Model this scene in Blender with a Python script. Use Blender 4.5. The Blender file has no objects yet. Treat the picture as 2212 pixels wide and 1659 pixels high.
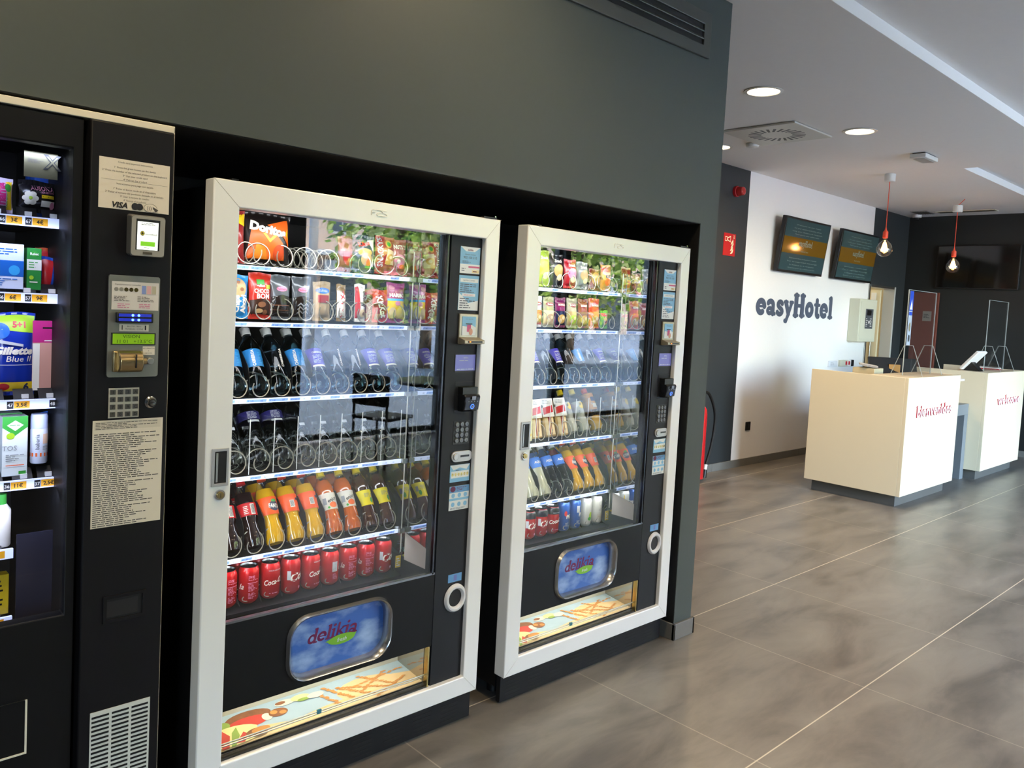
import bpy, bmesh, math, random
from mathutils import Vector, Matrix, geometry, noise
random.seed(7)
PI = math.pi
SC = bpy.context.scene
COL = SC.collection
R = math.radians
# ---------------------------------------------------------------- camera
cam = bpy.data.cameras.new('camera'); camo = bpy.data.objects.new('camera', cam); COL.objects.link(camo)
SC.camera = camo
FPX, U0, V0 = 1735.8897, 1076.9085, 758.7657
cam.sensor_width = 36; cam.lens = 36*FPX/2212
cam.shift_x = (1106-U0)/2212; cam.shift_y = -(829.5-V0)/2212
cam.clip_start = .05; cam.clip_end = 300
yaw, pit, rol = R(43.0492), R(-3.4101), R(3.0379)
fw = Vector((math.sin(yaw)*math.cos(pit), math.cos(yaw)*math.cos(pit), math.sin(pit)))
rt = Vector((math.cos(yaw), -math.sin(yaw), 0)); up = rt.cross(fw)
rt2 = math.cos(rol)*rt+math.sin(rol)*up; up2 = -math.sin(rol)*rt+math.cos(rol)*up
M = Matrix((rt2, up2, -fw)).transposed().to_4x4(); M.translation = (-.9039, -2.1112, 1.5354)
camo.matrix_world = M
# ---------------------------------------------------------------- view, sky, sun
SC.view_settings.view_transform = 'Standard'; SC.view_settings.look = 'None'
SC.view_settings.exposure = 0.0; SC.view_settings.gamma = 1; SC.view_settings.use_curve_mapping = False
SC.cycles.max_bounces = 8; SC.cycles.diffuse_bounces = 4; SC.cycles.glossy_bounces = 4
SC.cycles.transmission_bounces = 7; SC.cycles.transparent_max_bounces = 18
SC.cycles.sample_clamp_indirect = 6; SC.cycles.caustics_reflective = False; SC.cycles.caustics_refractive = False
W = bpy.data.worlds.new('sky'); SC.world = W; W.use_nodes = True
nt = W.node_tree; bg = nt.nodes['Background']
sk = nt.nodes.new('ShaderNodeTexSky'); sk.sky_type = 'NISHITA'; sk.sun_disc = False
sk.sun_elevation = R(50); sk.sun_rotation = R(150)
nt.links.new(sk.outputs[0], bg.inputs[0]); bg.inputs[1].default_value = 6.1
def light(name, kind, loc, rot, energy, col=(1, 1, 1), size=None, sy=None, **k):
    d = bpy.data.lights.new(name, kind); d.energy = energy; d.color = col
    if kind == 'AREA':
        d.shape = 'RECTANGLE' if sy else 'SQUARE'; d.size = size or 1
        if sy: d.size_y = sy
    for a, b in k.items(): setattr(d, a, b)
    o = bpy.data.objects.new(name, d); o.location = loc; o.rotation_euler = rot; COL.objects.link(o); return o
# the sun stands high behind the hotel and lights the facades and trees across the street
sun = light('sun', 'SUN', (0, 0, 20), (0, 0, 0), 62, (1, .95, .88), angle=R(.6))
sun.rotation_euler = Vector((-.35, -.75, -1.0)).to_track_quat('-Z', 'Y').to_euler()
WINX = [(-3.8, -3.0), (3.1, 4.95), (5.05, 6.9), (7.0, 8.85), (9.35, 10.4)]  # first opening is unseen, added to bring more daylight onto the machine fronts
for a, b in WINX:     # sky light enters through the street windows
    light('daylight_portal', 'AREA', ((a+b)/2, -5.02, 1.5), (R(90), 0, 0), 1, size=b-a, sy=2.9).data.cycles.is_portal = True
# ---------------------------------------------------------------- materials
def lin(h):
    if isinstance(h, (tuple, list)): c = [x/255 for x in h]
    else: c = [int(h[i:i+2], 16)/255 for i in (0, 2, 4)]
    return tuple(x/12.92 if x <= .04045 else ((x+.055)/1.055)**2.4 for x in c)
MC = {}
def mat(key, col='808080', rough=.5, metal=0., emis=0., ecol=None, coat=0., var=0., bump=0., scale=8., spec=None, trans=0., ior=1.45, aniso=None):
    if key in MC: return MC[key]
    m = bpy.data.materials.new(key); m.use_nodes = True; n = m.node_tree; b = n.nodes['Principled BSDF']
    c = lin(col)+(1,)
    b.inputs['Base Color'].default_value = c; b.inputs['Roughness'].default_value = rough; b.inputs['Metallic'].default_value = metal
    b.inputs['Coat Weight'].default_value = coat; b.inputs['Transmission Weight'].default_value = trans; b.inputs['IOR'].default_value = ior
    if spec is not None: b.inputs['Specular IOR Level'].default_value = spec
    if emis:
        b.inputs['Emission Color'].default_value = lin(ecol or col)+(1,); b.inputs['Emission Strength'].default_value = emis
    if var or bump:
        tc = n.nodes.new('ShaderNodeTexCoord'); mp = n.nodes.new('ShaderNodeMapping'); no = n.nodes.new('ShaderNodeTexNoise')
        no.inputs['Scale'].default_value = scale; no.inputs['Detail'].default_value = 5
        if aniso: mp.inputs['Scale'].default_value = aniso
        n.links.new(tc.outputs['Object'], mp.inputs[0]); n.links.new(mp.outputs[0], no.inputs[0])
        if var:
            mx = n.nodes.new('ShaderNodeMix'); mx.data_type = 'RGBA'
            mx.inputs[6].default_value = tuple(x*(1-var) for x in c[:3])+(1,); mx.inputs[7].default_value = tuple(min(1, x*(1+var)) for x in c[:3])+(1,)
            n.links.new(no.outputs[0], mx.inputs[0]); n.links.new(mx.outputs[2], b.inputs['Base Color'])
        if bump:
            bp = n.nodes.new('ShaderNodeBump'); bp.inputs['Strength'].default_value = bump; bp.inputs['Distance'].default_value = .002
            n.links.new(no.outputs[0], bp.inputs['Height']); n.links.new(bp.outputs[0], b.inputs['Normal'])
    MC[key] = m; return m
def glass(key, tint=(1, 1, 1), boost=1., rough=0., base=0.):
    """thin clear sheet: see-through, with a mirror reflection that grows towards grazing angles"""
    if key in MC: return MC[key]
    m = bpy.data.materials.new(key); m.use_nodes = True; n = m.node_tree; n.nodes.remove(n.nodes['Principled BSDF'])
    out = n.nodes['Material Output']; tr = n.nodes.new('ShaderNodeBsdfTransparent'); gl = n.nodes.new('ShaderNodeBsdfGlossy')
    tr.inputs[0].default_value = tuple(tint)+(1,); gl.inputs['Roughness'].default_value = rough
    fr = n.nodes.new('ShaderNodeFresnel'); fr.inputs[0].default_value = 1.5
    ma = n.nodes.new('ShaderNodeMath'); ma.operation = 'MULTIPLY_ADD'; ma.inputs[1].default_value = boost; ma.inputs[2].default_value = base; ma.use_clamp = True
    # same fresnel on both faces of the sheet
    ge = n.nodes.new('ShaderNodeNewGeometry'); lw = n.nodes.new('ShaderNodeMath'); lw.operation = 'MULTIPLY'
    vd = n.nodes.new('ShaderNodeVectorMath'); vd.operation = 'DOT_PRODUCT'
    n.links.new(ge.outputs['Incoming'], vd.inputs[0]); n.links.new(ge.outputs['Normal'], vd.inputs[1])
    ab = n.nodes.new('ShaderNodeMath'); ab.operation = 'ABSOLUTE'; n.links.new(vd.outputs['Value'], ab.inputs[0])
    iv = n.nodes.new('ShaderNodeMath'); iv.operation = 'SUBTRACT'; iv.inputs[0].default_value = 1; n.links.new(ab.outputs[0], iv.inputs[1])
    pw = n.nodes.new('ShaderNodeMath'); pw.operation = 'POWER'; pw.inputs[1].default_value = 5; n.links.new(iv.outputs[0], pw.inputs[0])
    sc = n.nodes.new('ShaderNodeMath'); sc.operation = 'MULTIPLY_ADD'; sc.inputs[1].default_value = .96; sc.inputs[2].default_value = .04; n.links.new(pw.outputs[0], sc.inputs[0])
    n.nodes.remove(fr); n.nodes.remove(lw)
    n.links.new(sc.outputs[0], ma.inputs[0])
    mx = n.nodes.new('ShaderNodeMixShader'); n.links.new(ma.outputs[0], mx.inputs[0]); n.links.new(tr.outputs[0], mx.inputs[1]); n.links.new(gl.outputs[0], mx.inputs[2])
    n.links.new(mx.outputs[0], out.inputs[0]); MC[key] = m; return m
# ---------------------------------------------------------------- mesh builder
TXT = {}
def text_geo(s, shear=0., bold=0., ext=0.):
    k = (s, shear, bold, ext)
    if k not in TXT:
        c = bpy.data.curves.new('lettering', 'FONT'); c.body = s; c.shear = shear; c.offset = bold; c.extrude = ext; c.resolution_u = 2
        o = bpy.data.objects.new('lettering', c); me = bpy.data.meshes.new_from_object(o)
        vs = [tuple(v.co) for v in me.vertices]; fs = [tuple(p.vertices) for p in me.polygons]
        if vs:
            x0 = min(v[0] for v in vs); x1 = max(v[0] for v in vs)
        else: x0 = x1 = 0
        TXT[k] = (vs, fs, x0, x1)
        bpy.data.objects.remove(o); bpy.data.curves.remove(c); bpy.data.meshes.remove(me)
    return TXT[k]
class MB:
    def __init__(s): s.v = []; s.f = []; s.m = []; s.mats = []; s.T = None
    def mi(s, m):
        if m not in s.mats: s.mats.append(m)
        return s.mats.index(m)
    def add(s, vs, fs, m):
        o = len(s.v); k = s.mi(m)
        s.v += [tuple(s.T@Vector(v)) for v in vs] if s.T else [tuple(v) for v in vs]
        for f in fs: s.f.append(tuple(i+o for i in f)); s.m.append(k)
        return s
    def box(s, x0, x1, y0, y1, z0, z1, m):
        v = [(x, y, z) for x in (x0, x1) for y in (y0, y1) for z in (z0, z1)]
        return s.add(v, [(0, 1, 3, 2), (4, 6, 7, 5), (0, 4, 5, 1), (2, 3, 7, 6), (0, 2, 6, 4), (1, 5, 7, 3)], m)
    def lathe(s, prof, m, n=24, c=(0, 0, 0), cap=True, lobes=None):
        """prof: list of (r, z); lobes(k, ang, r, z) may reshape a ring"""
        vs = []; fs = []
        for j, (r, z) in enumerate(prof):
            for i in range(n):
                a = 2*PI*i/n; rr = lobes(j, a, r, z) if lobes else r
                vs.append((c[0]+rr*math.cos(a), c[1]+rr*math.sin(a), c[2]+z))
        for j in range(len(prof)-1):
            for i in range(n):
                k = (i+1) % n; fs.append((j*n+i, j*n+k, (j+1)*n+k, (j+1)*n+i))
        if cap:
            if prof[0][0] > 1e-6: fs.append(tuple(range(n))[::-1])
            if prof[-1][0] > 1e-6: fs.append(tuple(range((len(prof)-1)*n, len(prof)*n)))
        return s.add(vs, fs, m)
    def cyl(s, a, b, r, m, n=16, r2=None):
        a = Vector(a); b = Vector(b); d = (b-a); q = d.normalized().to_track_quat('Z', 'Y').to_matrix(); r2 = r if r2 is None else r2
        vs = [a+q@Vector((r*math.cos(2*PI*i/n), r*math.sin(2*PI*i/n), 0)) for i in range(n)]+[b+q@Vector((r2*math.cos(2*PI*i/n), r2*math.sin(2*PI*i/n), 0)) for i in range(n)]
        return s.add(vs, [(i, (i+1) % n, n+(i+1) % n, n+i) for i in range(n)]+[tuple(range(n))[::-1], tuple(range(n, 2*n))], m)
    def tube(s, pts, r, m, n=8, closed=False):
        pts = [Vector(p) for p in pts]; N = len(pts); vs = []; u = None
        for i, p in enumerate(pts):
            if closed: t = pts[(i+1) % N]-pts[i-1]
            else: t = pts[min(i+1, N-1)]-pts[max(i-1, 0)]
            t.normalize()
            if u is None: u = t.orthogonal().normalized()
            u = (u-t*u.dot(t)).normalized(); w = t.cross(u)
            rr = r[i] if isinstance(r, (list, tuple)) else r
            vs += [p+rr*(math.cos(2*PI*k/n)*u+math.sin(2*PI*k/n)*w) for k in range(n)]
        fs = [(i*n+k, i*n+(k+1) % n, ((i+1) % N)*n+(k+1) % n, ((i+1) % N)*n+k) for i in range(N if closed else N-1) for k in range(n)]
        if not closed: fs += [tuple(range(n))[::-1], tuple(range((N-1)*n, N*n))]
        return s.add(vs, fs, m)
    def prism(s, poly, d, m, o=(0, 0, 0), ax='y'):
        """poly in (a, b) extruded by d along ax: y -> (x, z) plane, x -> (y, z), z -> (x, y)"""
        def P(a, b, t): return {'y': (a, t, b), 'x': (t, a, b), 'z': (a, b, t)}[ax]
        n = len(poly); vs = [Vector(P(a, b, 0))+Vector(o) for a, b in poly]+[Vector(P(a, b, d))+Vector(o) for a, b in poly]
        tri = geometry.tessellate_polygon([[Vector((a, b, 0)) for a, b in poly]])
        fs = [tuple(t) for t in tri]+[tuple(i+n for i in t)[::-1] for t in tri]+[(i, (i+1) % n, n+(i+1) % n, n+i) for i in range(n)]
        return s.add(vs, fs, m)
    def ring(s, outer, inner, y0, y1, m):
        """frame between two loops of equal length in the (x, z) plane"""
        n = len(outer); vs = [(a, y0, b) for a, b in outer]+[(a, y0, b) for a, b in inner]+[(a, y1, b) for a, b in outer]+[(a, y1, b) for a, b in inner]
        fs = []
        for i in range(n):
            k = (i+1) % n
            fs += [(i, k, n+k, n+i), (2*n+i, 3*n+i, 3*n+k, 2*n+k), (i, 2*n+i, 2*n+k, k), (n+i, n+k, 3*n+k, 3*n+i)]
        return s.add(vs, fs, m)
    def build(s, name, parent=None, loc=(0, 0, 0), rot=(0, 0, 0), bevel=0, seg=2, smooth=35, recalc=True):
        me = bpy.data.meshes.new(name); me.from_pydata(s.v, [], s.f)
        for m in s.mats: me.materials.append(m)
        for p, k in zip(me.polygons, s.m): p.material_index = k
        if recalc:
            b = bmesh.new(); b.from_mesh(me); bmesh.ops.recalc_face_normals(b, faces=b.faces); b.to_mesh(me); b.free()
        if smooth:
            me.polygons.foreach_set('use_smooth', [True]*len(me.polygons)); me.set_sharp_from_angle(angle=R(smooth))
        o = bpy.data.objects.new(name, me); COL.objects.link(o); o.location = loc; o.rotation_euler = rot
        if parent: o.parent = parent
        if bevel:
            md = o.modifiers.new('bevel', 'BEVEL'); md.width = bevel; md.segments = seg; md.limit_method = 'ANGLE'; md.angle_limit = R(50); md.harden_normals = False
        return o
def tag(o, label=None, cat=None, group=None, kind=None):
    if label: o['label'] = label
    if cat: o['category'] = cat
    if group: o['group'] = group
    if kind: o['kind'] = kind
    return o
def empty(name, loc=(0, 0, 0), rot=(0, 0, 0)):
    o = bpy.data.objects.new(name, None); COL.objects.link(o); o.location = loc; o.rotation_euler = rot; o.empty_display_size = .05; return o
def thing(name, label, cat, loc=(0, 0, 0), rot=(0, 0, 0), group=None): return tag(empty(name, loc, rot), label, cat, group)
def kids(o): return [c for c in bpy.data.objects if c.parent == o]
TREE = {}
def copy_tree(o, parent=None):
    if o.name not in TREE: TREE[o.name] = kids(o)
    ch = TREE[o.name]
    c = o.copy(); COL.objects.link(c)
    if parent: c.parent = parent
    for k in ch: copy_tree(k, c)
    return c
def ng(n, r=1., c=(0, 0), ry=None, a0=0):
    return [(c[0]+r*math.cos(a0+2*PI*i/n), c[1]+(ry or r)*math.sin(a0+2*PI*i/n)) for i in range(n)]
def rrect(x0, x1, z0, z1, r, n=5):
    pts = []
    for cx, cz, a in ((x1-r, z1-r, 0), (x0+r, z1-r, 90), (x0+r, z0+r, 180), (x1-r, z0+r, 270)):
        pts += [(cx+r*math.cos(R(a+90*i/n)), cz+r*math.sin(R(a+90*i/n))) for i in range(n+1)]
    return pts
# ---------------------------------------------------------------- decals: print laid over a surface
def plane_map(o=(0, 0, 0), X=(1, 0, 0), Z=(0, 0, 1)):
    o = Vector(o); X = Vector(X).normalized(); Z = Vector(Z).normalized(); N = X.cross(Z)
    return lambda u, v, d: o+X*u+Z*v+N*d
def cyl_map(r, c=(0, 0), rot=0.):
    return lambda u, v, d: Vector((c[0]+(r+d)*math.sin(u/r+rot), c[1]-(r+d)*math.cos(u/r+rot), v))
def dec(mb, mp, items, d0=.0006, dd=.00025):
    for k, it in enumerate(items):
        d = d0+dd*k; t = it[0]
        if t == 'rect':
            _, x0, z0, x1, z1, m = it; nx = 6; nz = 6
            vs = [mp(x0+(x1-x0)*i/nx, z0+(z1-z0)*j/nz, d) for j in range(nz+1) for i in range(nx+1)]
            mb.add(vs, [(j*(nx+1)+i, j*(nx+1)+i+1, (j+1)*(nx+1)+i+1, (j+1)*(nx+1)+i) for j in range(nz) for i in range(nx)], m)
        elif t == 'ell':
            _, cx, cz, rx, rz, m = it; n = 18; vs = [mp(cx, cz, d)]; fs = []
            for q in (.5, 1):
                vs += [mp(cx+q*rx*math.cos(2*PI*i/n), cz+q*rz*math.sin(2*PI*i/n), d) for i in range(n)]
            fs = [(0, 1+i, 1+(i+1) % n) for i in range(n)]+[(1+i, 1+n+i, 1+n+(i+1) % n, 1+(i+1) % n) for i in range(n)]
            mb.add(vs, fs, m)
        elif t == 'poly':
            _, pts, m = it; tri = geometry.tessellate_polygon([[Vector((a, b, 0)) for a, b in pts]])
            for x in tri:      # cut long triangles down so the print follows a curved surface
                A, B, C = (Vector(pts[i]) for i in x); n = max(1, min(8, int(max((A-B).length, (B-C).length, (C-A).length)/.009)))
                ix = {}; vs = []; fs = []
                for i in range(n+1):
                    for j in range(n+1-i): ix[i, j] = len(vs); q = A+(B-A)*(i/n)+(C-A)*(j/n); vs.append(mp(q.x, q.y, d))
                for i in range(n):
                    for j in range(n-i):
                        fs.append((ix[i, j], ix[i+1, j], ix[i, j+1]))
                        if i+j < n-1: fs.append((ix[i+1, j], ix[i+1, j+1], ix[i, j+1]))
                mb.add(vs, fs, m)
        elif t == 'txt':     # ('txt', string, cx, cz, cap height, mat, {opts})
            _, s, cx, cz, h, m = it[:6]; op = it[6] if len(it) > 6 else {}
            vs, fs, x0, x1 = text_geo(s, op.get('shear', 0), op.get('bold', 0)); k2 = h/.7; sx = k2*op.get('sx', 1)
            if 'w' in op and x1 > x0: sx = op['w']/(x1-x0)
            al = op.get('al', 'c'); xo = (x0+x1)/2 if al == 'c' else x0; a = R(op.get('rot', 0)); ca, sa = math.cos(a), math.sin(a)
            out = []
            for x, y, z in vs:
                px = (x-xo)*sx; py = (y-.35)*k2 if al == 'c' else y*k2
                out.append(mp(cx+px*ca-py*sa, cz+px*sa+py*ca, d))
            mb.add(out, fs, m)
        elif t == 'lines':   # ('lines', x0, z1, x1, z0, n, mat): rows of print too small to read
            _, x0, z1, x1, z0, n, m = it; rnd = random.Random(int(1e5*abs(x0+z1))+n); st = (z1-z0)/n
            for i in range(n):
                x = x0; z = z1-st*(i+.5); xe = x0+(x1-x0)*rnd.uniform(.45, 1)
                while x < xe:
                    w = min(rnd.uniform(1.2, 4)*st, xe-x); mb.add([mp(x, z-st*.2, d), mp(x+w, z-st*.2, d), mp(x+w, z+st*.2, d), mp(x, z+st*.2, d)], [(0, 1, 2, 3)], m); x += w+st*.45
# ---------------------------------------------------------------- fat rounded letters with bulb serifs (x-height 1, ascender 1.45)
def arc(cx, cy, rx, ry, a0, a1, n=10): return [(cx+rx*math.cos(R(a0+(a1-a0)*i/n)), cy+ry*math.sin(R(a0+(a1-a0)*i/n))) for i in range(n+1)]
S_ = .30
GL = {   # width, strokes (points, thickness at start / end)
 'e': (.98, [(arc(.48, .5, .33, .36, 5, 300, 16), .30), ([(.2, .52), (.78, .52)], .12)]),
 'a': (1.0, [(arc(.38, .28, .22, .16, 0, 360, 12), .22), ([(.7, .1), (.7, .62)]+arc(.43, .65, .27, .22, 0, 150, 7), .28), ([(.7, .12), (.88, .1)], .2)]),
 's': (.82, [(arc(.42, .71, .22, .17, 20, 230, 8)+arc(.4, .28, .26, .18, 70, -160, 10), .26)]),
 'y': (1.0, [([(.2, .88), (.52, .15)], .3), ([(.82, .88), (.5, .1), (.3, -.32), (.18, -.3)], .24), ([(.06, .9), (.36, .9)], .18), ([(.66, .9), (.94, .9)], .18)]),
 'H': (1.32, [([(.3, .1), (.3, 1.36)], .36), ([(1.0, .1), (1.0, 1.36)], .36), ([(.3, .72), (1.0, .72)], .2), ([(.1, .08), (.52, .08)], .18), ([(.8, .08), (1.22, .08)], .18), ([(.1, 1.38), (.52, 1.38)], .18), ([(.8, 1.38), (1.22, 1.38)], .18)]),
 'o': (1.0, [(arc(.5, .5, .31, .36, 0, 360, 18), .31)]),
 't': (.74, [([(.36, 1.15), (.36, .3)]+arc(.52, .28, .16, .18, 180, 290, 5), .3), ([(.12, .86), (.66, .86)], .18)]),
 'l': (.58, [([(.3, .1), (.3, 1.36)], .32), ([(.1, .08), (.5, .08)], .18), ([(.12, 1.36), (.3, 1.38)], .18)]),
 'b': (1.05, [([(.28, .1), (.28, 1.36)], .3), (arc(.56, .46, .28, .36, -170, 150, 14), .26), ([(.1, 1.36), (.3, 1.38)], .18)]),
 'i': (.56, [([(.28, .1), (.28, .88)], .3), ([(.1, .08), (.48, .08)], .18), ([(.1, .88), (.28, .9)], .18), ([(.28, 1.28), (.29, 1.29)], .34)]),
 'n': (1.1, [([(.26, .1), (.26, .88)], .28), ([(.26, .6)]+arc(.55, .6, .28, .28, 150, 0, 7)+[(.83, .1)], .28), ([(.1, .08), (.44, .08)], .17), ([(.68, .08), (1.0, .08)], .17), ([(.1, .9), (.28, .9)], .17)]),
 'v': (.98, [([(.18, .86), (.5, .12)], .3), ([(.8, .86), (.5, .12)], .2), ([(.04, .9), (.36, .9)], .17), ([(.64, .9), (.94, .9)], .17)]),
 'd': (1.05, [([(.76, .1), (.76, 1.36)], .3), (arc(.46, .46, .28, .36, -30, -330, 14), .26), ([(.6, 1.38), (.76, 1.38)], .18), ([(.76, .08), (.96, .08)], .18)]),
 'w': (1.4, [([(.18, .86), (.42, .14)], .27), ([(.7, .8), (.42, .14)], .18), ([(.7, .8), (.96, .14)], .27), ([(1.2, .86), (.96, .14)], .18), ([(.04, .9), (.34, .9)], .16), ([(1.06, .9), (1.34, .9)], .16)]),
 'c': (.9, [(arc(.48, .5, .32, .36, 50, 310, 14), .3)]),
 'm': (1.6, [([(.26, .1), (.26, .88)], .27), ([(.26, .6)]+arc(.52, .6, .25, .28, 150, 0, 6)+[(.77, .1)], .27), ([(.77, .6)]+arc(1.02, .6, .25, .28, 150, 0, 6)+[(1.28, .1)], .27), ([(.1, .08), (.42, .08)], .16), ([(.62, .08), (.94, .08)], .16), ([(1.12, .08), (1.46, .08)], .16), ([(.1, .9), (.28, .9)], .17)]),
 'k': (1.05, [([(.28, .1), (.28, 1.36)], .28), ([(.3, .45), (.8, .86)], .18), ([(.45, .55), (.84, .12)], .27), ([(.12, .08), (.44, .08)], .17), ([(.7, .9), (.96, .9)], .17)]),
 'f': (.7, [([(.3, .1), (.3, 1.1)]+arc(.5, 1.12, .2, .2, 180, 60, 5), .27), ([(.1, .86), (.6, .86)], .16)]),
 'r': (.8, [([(.26, .1), (.26, .88)], .28), ([(.26, .6)]+arc(.5, .62, .24, .26, 150, 40, 5), .26), ([(.08, .08), (.48, .08)], .17)]),
 'h': (1.1, [([(.26, .1), (.26, 1.36)], .28), ([(.26, .6)]+arc(.55, .6, .28, .28, 150, 0, 7)+[(.83, .1)], .28), ([(.1, .08), (.44, .08)], .17), ([(.68, .08), (1.0, .08)], .17)]),
}
def ribbon(pts, w):
    """outline quads and round ends of a fat stroke, as 2D polygons"""
    out = []; pts = [Vector(p) for p in pts]
    for a, b in zip(pts, pts[1:]):
        d = (b-a)
        if d.length < 1e-6: continue
        n = Vector((-d.y, d.x)).normalized()*w/2; out.append([a+n, a-n, b-n, b+n])
    for p in (pts if len(pts) > 1 else pts): out.append([p+Vector((math.cos(2*PI*i/12), math.sin(2*PI*i/12)))*w/2 for i in range(12)])
    return out
def fat_text(mb, mp, s, u0, v0, h, m, sx=1., thick=1., shear=0., d=.001, track=0., ext=0., mside=None):
    """h = x-height; ext > 0 gives solid letters standing proud of the surface"""
    x = 0; d00 = d
    for ch in s:
        wd, st = GL[ch]; d = d00
        for pts, w in st:
            for poly in ribbon(pts, w*thick):
                q = [(u0+(x+p[0]+shear*p[1])*h*sx, v0+p[1]*h) for p in poly]; n = len(q); d += .00003   # layers never share a plane
                mb.add([mp(a, b, d+ext) for a, b in q], [tuple(range(n))], m)
                if ext: mb.add([mp(a, b, d) for a, b in q]+[mp(a, b, d+ext*.98) for a, b in q], [(i, (i+1) % n, n+(i+1) % n, n+i) for i in range(n)], mside)
        x += wd+track
    return u0+x*h*sx
def fat_width(s, h, sx=1., track=0.): return sum(GL[c][0]+track for c in s)*h*sx
# ================================================================ THE ROOM
ZC, YW, YB, XF = 2.969, -.014, 2.13, 10.45
XJ, XE, ZN = 2.2746, 2.4137, 1.948
def node_floor():
    m = bpy.data.materials.new('concrete_tile'); m.use_nodes = True; n = m.node_tree; b = n.nodes['Principled BSDF']; L = n.links.new
    def N(t, **k):
        x = n.nodes.new(t)
        for a, v in k.items(): setattr(x, a, v)
        return x
    tc = N('ShaderNodeTexCoord'); sp = N('ShaderNodeSeparateXYZ'); L(tc.outputs['Object'], sp.inputs[0])
    def line(sock, off, pitch, wid, soft):
        a = N('ShaderNodeMath', operation='SUBTRACT'); L(sock, a.inputs[0]); a.inputs[1].default_value = off
        d = N('ShaderNodeMath', operation='DIVIDE'); L(a.outputs[0], d.inputs[0]); d.inputs[1].default_value = pitch
        f = N('ShaderNodeMath', operation='FRACT'); L(d.outputs[0], f.inputs[0])
        g = N('ShaderNodeMath', operation='SUBTRACT'); L(f.outputs[0], g.inputs[0]); g.inputs[1].default_value = .5
        h = N('ShaderNodeMath', operation='ABSOLUTE'); L(g.outputs[0], h.inputs[0])
        r = N('ShaderNodeMapRange'); L(h.outputs[0], r.inputs[0]); r.inputs[1].default_value = .5-(wid+soft)/pitch; r.inputs[2].default_value = .5-wid/pitch
        return r.outputs[0]
    lx = line(sp.outputs[0], .757, .8906, .0015, .002); ly = line(sp.outputs[1], .088, .886, .0014, .0020)
    mpa = N('ShaderNodeMapping'); mpa.inputs['Rotation'].default_value = (0, 0, R(-20)); mpa.inputs['Scale'].default_value = (1.1, 3.4, 1); L(tc.outputs['Object'], mpa.inputs[0])
    n1 = N('ShaderNodeTexNoise'); n1.inputs['Scale'].default_value = 1.6; n1.inputs['Detail'].default_value = 9; n1.inputs['Roughness'].default_value = .62; n1.inputs['Distortion'].default_value = .5; L(mpa.outputs[0], n1.inputs[0])
    n2 = N('ShaderNodeTexNoise'); n2.inputs['Scale'].default_value = .9; n2.inputs['Detail'].default_value = 3; L(tc.outputs['Object'], n2.inputs[0])
    cr = N('ShaderNodeValToRGB'); cr.color_ramp.elements[0].position = .3; cr.color_ramp.elements[1].position = .72
    cr.color_ramp.elements[0].color = lin('524f4a')+(1,); cr.color_ramp.elements[1].color = lin('827d74')+(1,); e = cr.color_ramp.elements.new(.5); e.color = lin('706b64')+(1,)
    L(n1.outputs[0], cr.inputs[0])
    m1 = N('ShaderNodeMix', data_type='RGBA', blend_type='MULTIPLY'); m1.inputs[0].default_value = .5; L(cr.outputs[0], m1.inputs[6])
    c2 = N('ShaderNodeValToRGB'); c2.color_ramp.elements[0].color = (.72, .70, .68, 1); c2.color_ramp.elements[1].color = (1, 1, 1, 1); c2.color_ramp.elements[0].position = .35; c2.color_ramp.elements[1].position = .65
    L(n2.outputs[0], c2.inputs[0]); L(c2.outputs[0], m1.inputs[7])
    gx = N('ShaderNodeMath', operation='MULTIPLY'); gx.inputs[1].default_value = .35; L(lx, gx.inputs[0])
    mxm = N('ShaderNodeMath', operation='MAXIMUM'); L(gx.outputs[0], mxm.inputs[0]); L(ly, mxm.inputs[1])
    m2 = N('ShaderNodeMix', data_type='RGBA'); L(mxm.outputs[0], m2.inputs[0]); L(m1.outputs[2], m2.inputs[6]); m2.inputs[7].default_value = lin('c6bba6')+(1,)
    L(m2.outputs[2], b.inputs['Base Color'])
    rr = N('ShaderNodeMapRange'); rr.inputs[3].default_value = .30; rr.inputs[4].default_value = .44; L(n1.outputs[0], rr.inputs[0]); L(rr.outputs[0], b.inputs['Roughness'])
    return m
FLOORM = node_floor()
greyw = mat('anthracite_wall_paint', '3f4643', .55, var=.04, bump=.05, scale=60)
darkw = mat('dark_wall_paint', '282c2e', .5, var=.05, bump=.05, scale=50)
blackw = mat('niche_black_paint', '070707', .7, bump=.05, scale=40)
whitew = mat('white_wall_paint', 'ebe8e5', .38, var=.015, bump=.03, scale=30)
ceilw = mat('ceiling_plaster', 'eae6e1', .85, var=.02, bump=.04, scale=25)
skirt = mat('skirting_tile', '6a6863', .4, var=.12, scale=9)
black = mat('black_plastic', '0c0c0d', .45)
chrome = mat('polished_steel', 'c8c8c8', .18, 1.)
steel = mat('brushed_steel', 'a5a49f', .36, 1., bump=.06, scale=120, aniso=(1, 1, 12))
whitep = mat('white_plastic', 'dedcd6', .4)
def struct(name, mb, **k):
    o = mb.build(name, **k); o['kind'] = 'structure'; return o
b = MB(); b.box(-4, 12.2, -5.2, 4.2, -.06, 0, FLOORM); struct('floor', b, smooth=0)
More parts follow.
